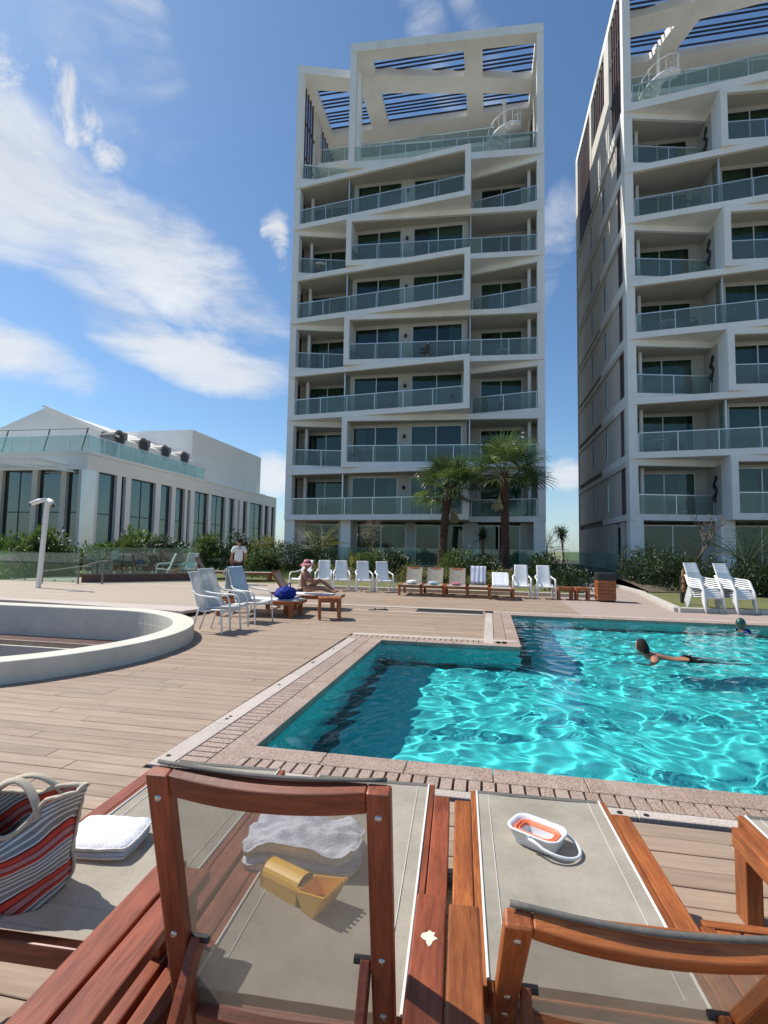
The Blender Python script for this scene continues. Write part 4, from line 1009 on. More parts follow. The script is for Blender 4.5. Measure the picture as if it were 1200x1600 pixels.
def rosette(label, loc, h, n, seed, mat='leaf', r=0.7, w=0.05, name='spiky_plant', trunk=0.0, elo=0.2, ehi=1.45):
    rd = random.Random(seed); T = thing(name, label, 'plant', loc, 0)
    if trunk: MB().tube([(0, 0, 0), (0.03, 0.02, trunk * 0.5), (0, 0, trunk)], [0.10, 0.08, 0.07], 8).build('trunk', M['bark'], T, smooth=True)
    lf = MB()
    for i in range(n):
        a = i * 2.4 + rd.uniform(-.2, .2); el = rd.uniform(elo, ehi); L = r * rd.uniform(0.8, 1.1)
        d = Vector((math.cos(a) * math.cos(el), math.sin(a) * math.cos(el), math.sin(el))); x = Vector((-math.sin(a), math.cos(a), 0))
        p = Vector((0, 0, trunk)); q = p + d * L * 0.5; e = p + d * L + Vector((0, 0, -0.10 * L * math.cos(el)))
        lf.add([p - x * w * .4, p + x * w * .4, q + x * w * .5, q - x * w * .5, e], [(0, 1, 2, 3), (3, 2, 4)])
    o = lf.build('leaves', M[mat], T); o['kind'] = 'stuff'
    return T
def branch_tree(label, loc, h, seed, leaves=0, mat='leafdark', name='bare_tree', r0=0.07, cat='tree', depth=4, ls=0.12, spread=0.75):
    rd = random.Random(seed); T = thing(name, label, cat, loc, 0); b_ = MB(); tips = []
    def br(p, d, L, r, k):
        q = p + d * L; mid = p + d * L * 0.5 + Vector((rd.uniform(-.05, .05), rd.uniform(-.05, .05), 0)) * L
        b_.tube([p, mid, q], [r, r * 0.85, r * 0.7], 6)
        if k == 0: tips.append((q, d)); return
        for j in range(rd.choice((2, 3))):
            nd = (d + Vector((rd.uniform(-1, 1), rd.uniform(-1, 1), rd.uniform(-0.1, 0.6))) * spread).normalized(); br(q, nd, L * rd.uniform(0.6, 0.82), r * 0.68, k - 1)
        if k < depth: tips.append((q, d))
    br(Vector((0, 0, 0)), Vector((rd.uniform(-.1, .1), rd.uniform(-.1, .1), 1)).normalized(), h * 0.36, r0, depth)
    b_.build('trunk', M['bark'], T, smooth=True)
    if leaves:
        m = MB()
        for i in range(leaves):
            q, d = tips[i % len(tips)]; p = q + Vector((rd.gauss(0, 1), rd.gauss(0, 1), rd.gauss(0, 1))) * h * 0.055
            leaf(m, p, Vector((rd.uniform(-1, 1), rd.uniform(-1, 1), rd.uniform(-.3, 1))), Vector((0, 0, 1)), ls * rd.uniform(.7, 1.3), ls * 0.4)
        m.build('crown', M[mat], T)['kind'] = 'stuff'
    return T
def gw(s, t): # point on the planted ground
    v = pw(s, t); v.z = (bed_h(s, t) if s < 5.4 else 0.12 + min(0.4, 0.06 * max(0, t - 16))); return v
# ---- palms and beds in front of the tower
def raised(v, dz): v = v.copy(); v.z += dz; return v
fan_palm('shorter fan palm on the left of the two palms before the tower', gw(-0.35, 23.5), 4.25, 2.2, 3, lean=0.30, nf=30)
fan_palm('taller fan palm on the right of the two palms before the tower', gw(2.90, 23.5), 4.95, 2.75, 8, lean=-0.05, nf=34)
frond_palm('slender yellowish feather palm at the left foot of the tower', gw(-7.2, 23.6), 2.3, 16, 5, 'leafyel', spread=0.8, stem=0.8)
rosette('dark yucca with a spiky head between the two fan palms', gw(1.75, 25), 2.2, 60, 12, 'leafdark', r=0.85, w=0.07, trunk=1.7, elo=-0.4)
rosette('broad leaved banana plant left of the shorter fan palm', gw(-4.6, 21), 0.9, 14, 13, 'leafyel', r=1.05, w=0.24, name='broad_leaf_plant', elo=0.7)
branch_tree('thin sparse tree before the tower ground floor windows', gw(-4.2, 23), 2.3, 22, 260, 'leafdry', name='sparse_tree', r0=0.035, ls=0.10)
ROW = [  # s, t, r, h, n, leaf size, material, label
 (-18.6, 17.3, 1.3, 1.7, 700, .20, 'leaf', 'glossy green shrub behind the glass fence at the far left edge'),
 (-17.0, 17.0, 1.35, 1.75, 800, .20, 'leaf', 'big glossy shrub behind the glass fence right of the lamp post'),
 (-15.4, 18.8, 1.1, 1.45, 600, .18, 'leaf', 'glossy shrub below the pavilion corner'),
 (-14.3, 19.2, 1.2, 1.75, 700, .18, 'leaf', 'glossy shrub with pale leaves under the second pavilion window'),
 (-13.0, 20.0, 1.0, 1.5, 600, .14, 'leafdark', 'dark round shrub behind the white chair on the lawn'),
 (-12.0, 21.6, 1.0, 1.5, 500, .14, 'leaf', 'green shrub just left of the standing man'),
 (-10.6, 22.4, 1.1, 1.7, 600, .14, 'leafdark', 'dark shrub right behind the standing man'),
 (-9.5, 23.0, 1.0, 1.45, 500, .13, 'leafyel', 'yellow green shrub beside the left corner of the tower'),
 (-8.5, 21.6, 0.9, 1.0, 450, .13, 'leaf', 'low leafy shrub behind the brown loungers'),
 (-7.4, 22.2, 1.0, 1.35, 650, .10, 'leafdark', 'dark clipped shrub under the feather palm'),
 (-6.2, 22.3, 0.9, 1.25, 600, .10, 'leafdark', 'dark shrub right of the feather palm'),
 (-5.3, 20.8, 0.7, 0.6, 300, .10, 'leafyel', 'low yellowish bush behind the white chairs'),
 (-3.3, 21.8, 0.9, 0.95, 500, .12, 'leaf', 'leafy bush right of the banana plant'),
 (-2.1, 21.8, 0.85, 0.9, 450, .12, 'leafdark', 'dark bush left of the shorter palm trunk'),
 (-1.2, 20.4, 0.7, 0.45, 280, .09, 'leafyel', 'low dry tuft at the foot of the shorter palm'),
 (0.7, 22.4, 0.9, 0.95, 450, .12, 'leaf', 'bush right of the shorter palm trunk'),
 (1.7, 21.6, 0.85, 0.85, 450, .12, 'leafdark', 'dark bush below the yucca'),
 (0.3, 20.2, 0.7, 0.4, 260, .09, 'leafyel', 'low dry tuft behind the taupe loungers'),
 (2.0, 20.0, 0.7, 0.42, 260, .09, 'leafyel', 'low dry tuft in front of the taller palm'),
 (4.3, 21.0, 1.0, 1.15, 650, .11, 'leafdark', 'dark bush right of the taller palm trunk'),
 (4.9, 18.8, 0.75, 0.85, 450, .10, 'leafdark', 'dark low bush behind the small tables'),
 (8.5, 20.6, 0.95, 1.35, 650, .10, 'leafdark', 'dark hedge bush at the left corner of the cut off tower'),
 (9.0, 18.8, 0.95, 1.25, 650, .10, 'leafdark', 'dark hedge bush behind the garden torch'),
 (9.9, 17.6, 0.9, 1.0, 600, .10, 'leafdark', 'dark hedge bush left of the stacked white chairs'),
 (10.8, 17.4, 0.95, 1.1, 600, .10, 'leafdark', 'dark hedge bush behind the left stack of white chairs'),
 (11.8, 17.2, 0.95, 1.2, 600, .10, 'leafdark', 'dark hedge bush behind the right stack of white chairs'),
 (12.9, 17.2, 1.0, 1.3, 600, .10, 'leafdark', 'dark hedge bush at the right edge of the photo')]
for k, (s_, t_, r_, h_, n_, ls, mt, lb) in enumerate(ROW):
    t_ -= (2.6 if -9 < s_ < 5 else 1.6 if s_ < 5 else 0.6); kk = 1.45 if s_ > 8 else 1.25
    shrub(lb, gw(s_, t_), r_ * kk, h_ * 1.12, n_ * 4, ls * 1.25, mt, 100 + k, 'shrubs along the garden beds')
branch_tree('leafless branching tree in front of the cut off tower', gw(9.75, 17.5), 2.9, 31, 0, name='bare_tree', r0=0.055, depth=4, spread=0.85)
frond_palm('dark feather palm before the cut off tower at the right edge', gw(11.8, 18.4), 2.6, 14, 41, 'leafdark', spread=0.9, stem=0.9)
frond_palm('pale feathery palm far behind, seen between the two towers', gw(6.9, 40), 2.4, 14, 42, 'leafyel', name='distant_palm', spread=0.9, stem=1.2)
branch_tree('small dark bushy tree far behind between the two towers', gw(8.9, 45), 3.4, 44, 700, 'leafdark', name='distant_tree', r0=0.09, ls=0.22, depth=3)

# low ground cover and dry tufts over the beds (uncountable)
def groundcover(name, label, cat, s0, s1, t0, t1, n, hmax, mat, seed):
    rd = random.Random(seed); m = MB(); o_ = pw((s0 + s1) / 2, (t0 + t1) / 2)
    cl = [(rd.uniform(s0, s1), rd.uniform(t0, t1), rd.uniform(0.15, 0.5), rd.uniform(0.3, 1.0)) for _ in range(int((s1 - s0) * (t1 - t0) * 1.2))]
    for i in range(n):
        c_ = cl[i % len(cl)]; s_ = c_[0] + rd.gauss(0, c_[2]); t_ = c_[1] + rd.gauss(0, c_[2])
        if not (s0 < s_ < s1 and t0 < t_ < t1): continue
        p = gw(s_, t_) - o_; h_ = hmax * c_[3] * rd.uniform(0.5, 1.1); d = Vector((rd.uniform(-.7, .7), rd.uniform(-.7, .7), 1)); leaf(m, p, d, Vector((rd.uniform(-1, 1), rd.uniform(-1, 1), 0.2)), h_, 0.035 + 0.03 * rd.random(), 0.1, rd.uniform(0, .3))
    o = m.build(name, M[mat]); o.location = o_; tag(o, label, cat, kind='stuff')
groundcover('dry_grass', 'dry yellow grass tufts growing in the bed before the palms', 'grass', -6, 5.2, 17.2, 21, 5200, 0.32, 'leafdry', 61)
groundcover('ground_cover', 'low green ground cover growing in the bed before the tower', 'plants', -9.5, 5.2, 17.0, 24, 9000, 0.40, 'leaf', 62)
groundcover('dark_ground_cover', 'low dark green plants covering the bed at the right', 'plants', 7.9, 15, 16.2, 22, 7000, 0.55, 'leafdark', 63)
groundcover('hedge_ground_cover', 'low green plants growing below the pavilion shrubs', 'plants', -21, -9, 17.0, 23, 6000, 0.45, 'leafdark', 64)
# ---- glass fences
def fence(label, pts, z, h=1.1, wall=None, plen=1.5, name='glass_fence'):
    T = thing(name, label, 'fence', pw(*pts[0]) + Vector((0, 0, z)), -TH)
    o_ = Vector(pts[0]); loc = [tuple(Vector(p) - o_) for p in pts]
    z0 = 0
    if wall:
        for a, b_ in zip(loc[:-1], loc[1:]):
            MB().beam((*a, wall / 2 - 0.2), (*b_, wall / 2 - 0.2), 0.2, wall + 0.4).build('low_wall', M['brick_red'], T)
        z0 = wall
    for a, b_ in zip(loc[:-1], loc[1:]):
        a = Vector((*a, z0)); b_ = Vector((*b_, z0)); L = (b_ - a).length; n = max(1, round(L / plen)); d = (b_ - a) / n; dn = d.normalized()
        for i in range(n):
            p = a + d * i + dn * 0.01; q = a + d * (i + 1) - dn * 0.01; c_ = Vector((0, 0, h / 2))
            MB().beam(p + c_, q + c_, 0.016, h).build('glass_panel', M['fenceglass'], T)
            for e in (0.2, 0.8):
                r_ = p.lerp(q, e); MB().box(r_.x - 0.03, r_.x + 0.03, r_.y - 0.03, r_.y + 0.03, z0 - 0.02, z0 + 0.10).build('clamp', M['railmetal'], T)
    return T
fence('green tinted glass fence left of the lamp post', [(-19.5, 12.75), (-12.75, 12.55)], 0.10)
fence('glass fence on a low red brown wall behind the upper deck', [(-12.6, 12.5), (-9.75, 15.3)], 0.10, 1.0, wall=0.32)
fence('long glass fence in the planting before the tower ground floor', [(-9.2, 25.6), (5.1, 25.6)], 0.5, 1.1)
fence('glass fence across the walkway between the two towers', [(6.7, 30.2), (9.4, 26.6)], 0.35, 1.15)
fence('glass fence along the lawn below the pavilion windows', [(-21, 24.2), (-9.6, 24.2)], 0.40, 1.0)
hr = thing('ramp_handrail', 'grey metal handrail rising along the glass fences', 'handrail', pw(-13.4, 11.6), -TH)
MB().tube([(0, 0, 0.55), (1.2, 0.3, 0.72), (2.0, 0.5, 0.95), (2.3, 0.6, 0.95)], 0.018, 8).build('rail', M['acmetal'], hr, smooth=True)
for x_, y_, zt in ((0.0, 0.0, 0.55), (1.2, 0.3, 0.72), (2.0, 0.5, 0.95)):
    MB().box(x_ - 0.02, x_ + 0.02, y_ - 0.02, y_ + 0.02, 0, zt).build('post', M['acmetal'], hr)

# ---- camera post
lp = thing('camera_post', 'leaning white metal post with two security cameras at the left', 'lamp post', pw(-12.0, 10.05), -TH)
lp.rotation_euler = (0, math.radians(3.0), -TH)
MB().box(-0.055, 0.055, -0.055, 0.055, 0, 2.95).build('post', M['white'], lp, bevel=0.01)
MB().box(-0.14, 0.14, -0.14, 0.14, 0, 0.03).build('base_plate', M['railmetal'], lp)
for sg, an in ((-1, 0.35), (1, 0.15)):
    cmr = MB().tube([(sg * 0.05, -0.02, 2.93), (sg * 0.24, -0.10, 2.86), (sg * 0.40, -0.20, 2.76)], [0.05, 0.075, 0.07], 10).build('camera', M['white'], lp, smooth=True)
    MB().tube([(sg * 0.385, -0.19, 2.77), (sg * 0.43, -0.22, 2.74)], 0.055, 10).build('lens', M['dark'], cmr)
# ---- garden torch on the right lawn
M['rust'] = pm('weathered_timber', (0.30, 0.15, 0.06), (0.16, 0.08, 0.035), scale=8, rough=0.7, stretch=(1, 1, 0.2))
gt = thing('garden_post', 'slim dark garden post with a carved timber front on the right lawn', 'post', gw(7.55, 12.7) , -TH)
MB().box(-0.05, 0.05, -0.02, 0.09, 0, 0.78).build('post', M['dark'], gt)
prof_ = [(0.045, 0.32), (0.06, 0.45), (0.03, 0.55), (0.055, 0.62), (0.035, 0.70), (0.06, 0.80), (0.02, 1.0), (0.0, 1.02)]
MB().lathe(prof_, 8, (0, -0.06, 0)).build('carving', M['rust'], gt)

# ================================================================== FURNITURE
def wood(name, c1, c2, axis, coat=0.12, rough=0.5, rnd=0.16):
    m, nt, b = newmat(name); N = nt.nodes; L = nt.links
    tc = N.new('ShaderNodeTexCoord'); oi = N.new('ShaderNodeObjectInfo')
    off = N.new('ShaderNodeVectorMath'); off.operation = 'SCALE'; off.inputs[0].default_value = (13, 29, 17); L.new(oi.outputs['Random'], off.inputs['Scale'])
    ad = N.new('ShaderNodeVectorMath'); L.new(tc.outputs['Object'], ad.inputs[0]); L.new(off.outputs[0], ad.inputs[1])
    st = [1, 1, 1]; st['xyz'.index(axis)] = 0.07
    mp = N.new('ShaderNodeMapping'); mp.inputs['Scale'].default_value = st; L.new(ad.outputs[0], mp.inputs[0])
    n1 = N.new('ShaderNodeTexNoise'); n1.inputs['Scale'].default_value = 42; n1.inputs['Detail'].default_value = 6; n1.inputs['Roughness'].default_value = 0.65; n1.inputs['Distortion'].default_value = 0.6; L.new(mp.outputs[0], n1.inputs[0])
    n2 = N.new('ShaderNodeTexNoise'); n2.inputs['Scale'].default_value = 210; n2.inputs['Detail'].default_value = 3; L.new(mp.outputs[0], n2.inputs[0])
    n3 = N.new('ShaderNodeTexNoise'); n3.inputs['Scale'].default_value = 3.0; n3.inputs['Detail'].default_value = 4; L.new(ad.outputs[0], n3.inputs[0])
    a1 = N.new('ShaderNodeMath'); a1.operation = 'MULTIPLY_ADD'; L.new(n2.outputs[0], a1.inputs[0]); a1.inputs[1].default_value = 0.45; L.new(n1.outputs[0], a1.inputs[2])
    mr = N.new('ShaderNodeMapRange'); mr.inputs[1].default_value = 0.56; mr.inputs[2].default_value = 0.88; L.new(a1.outputs[0], mr.inputs[0])
    mx = N.new('ShaderNodeMix'); mx.data_type = 'RGBA'; L.new(mr.outputs[0], mx.inputs[0]); mx.inputs[6].default_value = (*c1, 1); mx.inputs[7].default_value = (*c2, 1)
    hs = N.new('ShaderNodeHueSaturation'); mv = N.new('ShaderNodeMapRange'); mv.inputs[3].default_value = 1 - rnd; mv.inputs[4].default_value = 1 + rnd; L.new(oi.outputs['Random'], mv.inputs[0])
    m2 = N.new('ShaderNodeMapRange'); m2.inputs[1].default_value = 0.3; m2.inputs[2].default_value = 0.7; m2.inputs[3].default_value = 0.78; m2.inputs[4].default_value = 1.2; L.new(n3.outputs[0], m2.inputs[0])
    mm = N.new('ShaderNodeMath'); mm.operation = 'MULTIPLY'; L.new(mv.outputs[0], mm.inputs[0]); L.new(m2.outputs[0], mm.inputs[1]); L.new(mm.outputs[0], hs.inputs['Value'])
    L.new(mx.outputs[2], hs.inputs['Color']); L.new(hs.outputs[0], b.inputs['Base Color'])
    b.inputs['Roughness'].default_value = rough; b.inputs['Coat Weight'].default_value = coat; b.inputs['Coat Roughness'].default_value = 0.28
    bp = N.new('ShaderNodeBump'); bp.inputs['Strength'].default_value = 0.25; bp.inputs['Distance'].default_value = 0.002; L.new(a1.outputs[0], bp.inputs['Height']); L.new(bp.outputs[0], b.inputs['Normal'])
    return m
for ax in 'xyz':
    M['wood' + ax] = wood('hardwood_' + ax, (0.43, 0.135, 0.034), (0.22, 0.056, 0.014), ax)
    M['redwood' + ax] = wood('red_hardwood_' + ax, (0.32, 0.080, 0.032), (0.155, 0.034, 0.013), ax)
def sling_mat(name, c, transp, tl_amt=0.22):
    m, nt, b = newmat(name); N = nt.nodes; L = nt.links
    tc = N.new('ShaderNodeTexCoord')
    n1 = N.new('ShaderNodeTexNoise'); n1.inputs['Scale'].default_value = 260; n1.inputs['Detail'].default_value = 2; L.new(tc.outputs['Object'], n1.inputs[0])
    n2 = N.new('ShaderNodeTexNoise'); n2.inputs['Scale'].default_value = 3.5; n2.inputs['Detail'].default_value = 7; n2.inputs['Roughness'].default_value = 0.7; L.new(tc.outputs['Object'], n2.inputs[0])
    ad = N.new('ShaderNodeMath'); ad.operation = 'MULTIPLY_ADD'; L.new(n1.outputs[0], ad.inputs[0]); ad.inputs[1].default_value = 0.5; L.new(n2.outputs[0], ad.inputs[2])
    mr = N.new('ShaderNodeMapRange'); mr.inputs[1].default_value = 0.45; mr.inputs[2].default_value = 1.05; mr.inputs[3].default_value = 0.66; mr.inputs[4].default_value = 1.28; L.new(ad.outputs[0], mr.inputs[0])
    hs = N.new('ShaderNodeHueSaturation'); hs.inputs['Color'].default_value = (*c, 1); L.new(mr.outputs[0], hs.inputs['Value'])
    L.new(hs.outputs[0], b.inputs['Base Color']); b.inputs['Roughness'].default_value = 0.75; b.inputs['Specular IOR Level'].default_value = 0.3
    tl = N.new('ShaderNodeBsdfTranslucent'); L.new(hs.outputs[0], tl.inputs[0])
    m1 = N.new('ShaderNodeMixShader'); m1.inputs[0].default_value = tl_amt; L.new(b.outputs[0], m1.inputs[1]); L.new(tl.outputs[0], m1.inputs[2])
    tr = N.new('ShaderNodeBsdfTransparent'); m2 = N.new('ShaderNodeMixShader'); m2.inputs[0].default_value = transp; L.new(m1.outputs[0], m2.inputs[1]); L.new(tr.outputs[0], m2.inputs[2])
    out = [n for n in N if n.type == 'OUTPUT_MATERIAL'][0]; L.new(m2.outputs[0], out.inputs[0]); return m
M['sling'] = sling_mat('taupe_sling', (0.46, 0.415, 0.34), 0.05)
M['slingback'] = sling_mat('taupe_sling_open', (0.30, 0.262, 0.205), 0.36, 0.45)
M['slingwhite'] = sling_mat('white_sling', (0.80, 0.80, 0.78), 0.06, 0.40)
M['piping'] = pm('cream_piping', (0.70, 0.68, 0.62), rough=0.7)
M['hem'] = pm('grey_hem', (0.15, 0.14, 0.12), (0.10, 0.095, 0.085), scale=60, rough=0.8)
M['screw'] = pm('screw_steel', (0.55, 0.53, 0.5), rough=0.35, metal=0.9)
RAIL_Z = 0.36
def lounger(label, foot, rz, ang, wd='wood', sling='sling', back='slingback', group=None, fine=True, W=0.80, L=2.0, hinge=0.66, BL=0.74, arms=False):
    """origin on the ground under the middle of the foot end; the lounger runs along -y to its head"""
    T = thing('sun_lounger', label, 'sun lounger', foot, rz, group)
    bv = 0.006 if fine else 0
    h = W / 2; yh = -(L - hinge)                    # hinge position
    for sx in (-1, 1):
        a, b_ = (h - 0.075) * sx, h * sx
        x0, x1 = min(a, b_), max(a, b_)
        MB().box(x0, x1, -L, -0.11, RAIL_Z - 0.085, RAIL_Z).build('side_rail', M[wd + 'y'], T, bevel=bv)
        if arms:
            ax0, ax1 = (x0 - 0.006, x1 + 0.004) if sx > 0 else (x0 - 0.004, x1 + 0.006)
            MB().box(ax0, ax1, -L + 0.06, -1.19, 0.545, 0.58).build('armrest', M[wd + 'y'], T, bevel=bv)
            for y0 in (-1.30, -L + 0.16): MB().box(x0 + 0.012, x1 - 0.012, y0, y0 + 0.07, RAIL_Z + 0.001, 0.545).build('arm_post', M[wd + 'z'], T, bevel=bv * .6)
        a, b_ = (h - 0.105) * sx, (h - 0.078) * sx
        MB().box(min(a, b_), max(a, b_), yh - 0.02, 0.0, RAIL_Z - 0.075, RAIL_Z + 0.001).build('sling_rail', M[wd + 'y'], T, bevel=bv * 0.6)
        for y0 in (-0.22, -L + 0.12):
            MB().box(x0 + 0.004, x1 - 0.004, y0, y0 + 0.10, 0, RAIL_Z - 0.087).build('leg', M[wd + 'z'], T, bevel=bv)
        xs = (h - 0.108) * sx
        MB().tube([(xs, yh, RAIL_Z + 0.004), (xs, -0.01, RAIL_Z + 0.004)], 0.005, 6).build('piping', M['piping'], T)
    MB().box(-h + 0.078, h - 0.078, -0.06, -0.012, RAIL_Z - 0.075, RAIL_Z - 0.012).build('end_rail', M[wd + 'x'], T, bevel=bv)
    MB().box(-h + 0.105, h - 0.105, yh - 0.012, yh + 0.03, RAIL_Z - 0.09, RAIL_Z - 0.022).build('cross_rail', M[wd + 'x'], T, bevel=bv)
    MB().box(-h + 0.076, h - 0.076, -L + 0.14, -L + 0.20, RAIL_Z - 0.18, RAIL_Z - 0.11).build('cross_rail', M[wd + 'x'], T, bevel=bv)
    g_ = MB(); sw = h - 0.108
    g_.grid(lambda u, v: (-sw + 2 * sw * u, yh + (0.0 - yh) * v, RAIL_Z + 0.002 - 0.012 * math.sin(PI * u) * math.sin(PI * v) ** 0.5 + 0.0015 * mnoise.noise((u * 5, v * 9, seed_(foot)))), 16, 30)
    g_.build('seat_sling', M[sling], T, smooth=True)
    if fine:
        for sx in (-1, 1):
            MB().box(sx * (sw - 0.055) - 0.001, sx * (sw - 0.055) + 0.001, yh + 0.02, -0.02, RAIL_Z + 0.0012, RAIL_Z + 0.0028).build('seam', M['piping'], T)
    MB().box(-sw, sw, -0.03, 0.002, RAIL_Z - 0.02, RAIL_Z + 0.003).build('hem', M['hem'], T, bevel=0.002)
    if ang is not None:
        # backrest: a frame in its own plane, hinged at yh
        B = bpy.data.objects.new('backrest', None); link(B, T); B.location = (0, yh - 0.045, RAIL_Z - 0.045); B.rotation_euler = (-ang, 0, 0)
        bh = h - 0.112; pwid = 0.055; dp = 0.036
        for sx in (-1, 1):
            a, b_ = (bh - pwid) * sx, bh * sx
            MB().box(min(a, b_), max(a, b_), -BL, 0.0, -dp, 0.0).build('back_post', M[wd + 'y'], B, bevel=bv)
            if fine:
                for yy in (-BL + 0.06, -BL * 0.42, -0.16):
                    MB().lathe([(0, -0.0045), (0.007, -0.004), (0.009, 0.0)], 12, ((bh - pwid / 2) * sx, yy, -dp)).build('screw', M['screw'], B, smooth=True)
        def bow(y0, wy, depth, nm):
            m = MB(); nn = 14; vs = []; fs = []
            for k in range(nn + 1):
                x = -bh + pwid + 2 * (bh - pwid) * k / nn; c_ = depth * (1 - (2 * k / nn - 1) ** 2)
                vs += [(x, y0, 0 - c_ * 0 - 0.002), (x, y0 + wy, -0.002), (x, y0 + wy + c_ * 0.5, -dp - c_ + 0.004), (x, y0 + c_ * 0.5, -dp - c_ + 0.004)]
            for k in range(nn):
                for j in range(4): fs.append((k * 4 + j, k * 4 + (j + 1) % 4, k * 4 + 4 + (j + 1) % 4, k * 4 + 4 + j))
            fs += [(3, 2, 1, 0), tuple(nn * 4 + j for j in range(4))]
            return m.add(vs, fs).build(nm, M[wd + 'x'], B, bevel=bv * 0.6)
        bow(-BL, 0.055, 0.018, 'top_rail'); bow(-0.075, 0.06, 0.012, 'bottom_rail')
        bs = MB(); sb = bh - 0.012
        bs.grid(lambda u, v: (-sb + 2 * sb * u, -BL - 0.004 + (BL - 0.01) * v, 0.006 - 0.020 * math.sin(PI * u)), 16, 20)
        bs.build('back_sling', M[back], B, smooth=True)
        MB().grid(lambda u, v: (-sb + 2 * sb * u, -BL - 0.006 - 0.004 * math.sin(PI * v), 0.010 - 0.020 * math.sin(PI * u) - 0.012 * v), 14, 4).build('back_hem', M['hem'], B, smooth=True, solid=0.002)
        # prop legs from the posts down to the notched rails
        ca, sa = math.cos(ang), math.sin(ang)
        for sx in (-1, 1):
            x = sx * (bh - pwid - 0.016); yb = yh - 0.045 - 0.30 * ca; zb = RAIL_Z - 0.045 + 0.30 * sa
            y_e = yb - 0.27; MB().beam((x, yb, zb - 0.02), (x, y_e, RAIL_Z - 0.12), 0.024, 0.05).build('prop_leg', M[wd + 'y'], T, bevel=bv * 0.6)
            MB().tube([(x - 0.03, yb, zb - 0.02), (x + 0.03, yb, zb - 0.02)], 0.010, 8).build('prop_bolt', M['dark'], T)
    return T
def seed_(v): return v[0] * 3.1 + v[1] * 1.7
# ================================================================== FOREGROUND LOUNGERS
LR = math.radians(-9.0)
la = Vector((math.sin(-LR), math.cos(LR), 0)); lx = Vector((math.cos(LR), math.sin(LR), 0))   # towards the foot, and across
F2 = Vector((-0.030, 2.79, 0))
F1 = F2 - lx * 0.816 + la * 0.02; F3 = F2 + lx * 0.826 - la * 0.02; F4 = Vector((1.60, 2.50, 0)) + lx * 0.40
GL = 'sun loungers by the near pool edge'
lounger('sun lounger holding the striped bag and folded white towel', F1, math.radians(-8.3), None, 'redwood', group=GL, hinge=0.73, arms=True)
L2 = lounger('sun lounger with its backrest raised, grey towel and yellow toy scoop on the seat', F2, math.radians(-8.2), math.radians(75), 'redwood', group=GL, arms=True, BL=0.765)
L3 = lounger('sun lounger with a folding bucket on its seat, backrest half raised', F3, math.radians(-8.7), math.radians(52), 'wood', group=GL, hinge=0.845, arms=True, BL=0.715)
lounger('sun lounger cut off by the right edge of the photo beside the deck', F4, LR, None, 'wood', group=GL, arms=True)
# bare chip in the varnish of the rail
M['chip'] = pm('bare_wood', (0.80, 0.74, 0.60), (0.72, 0.62, 0.45), scale=60, rough=0.8)
cm = MB(); rc = random.Random(2); cpos = (0.363, -1.36)
pts = [(0.017 * (1 + 0.35 * rc.uniform(-1, 1)) * math.cos(k * PI / 8), 0.024 * (1 + 0.35 * rc.uniform(-1, 1)) * math.sin(k * PI / 8)) for k in range(16)]
cm.add([(cpos[0] + x, cpos[1] + y, 0.5812) for x, y in pts], [tuple(range(16))])
cm.build('varnish_chip', M['chip'], L2)
# low slatted table between the right loungers
tb = thing('low_side_table', 'low slatted wooden side table at the right edge between the loungers', 'table', tuple(F3 + lx * 0.66 - la * 0.98), LR)
for k in range(5):
    MB().box(-0.19 + k * 0.085, -0.115 + k * 0.085, -0.22, 0.195, 0.315, 0.335).build('slat', M['woody'], tb, bevel=0.004)
for y0 in (-0.22, 0.20): MB().box(-0.22, 0.26, y0, y0 + 0.035, 0.27, 0.338).build('apron', M['woodx'], tb, bevel=0.004)
for x0 in (-0.235, 0.25): MB().box(x0, x0 + 0.045, -0.21, 0.20, 0.27, 0.337).build('apron', M['woody'], tb, bevel=0.004)
for x0 in (-0.225, 0.24):
    for y0 in (-0.215, 0.165): MB().box(x0, x0 + 0.05, y0, y0 + 0.05, 0, 0.27).build('leg', M['woodz'], tb, bevel=0.004)

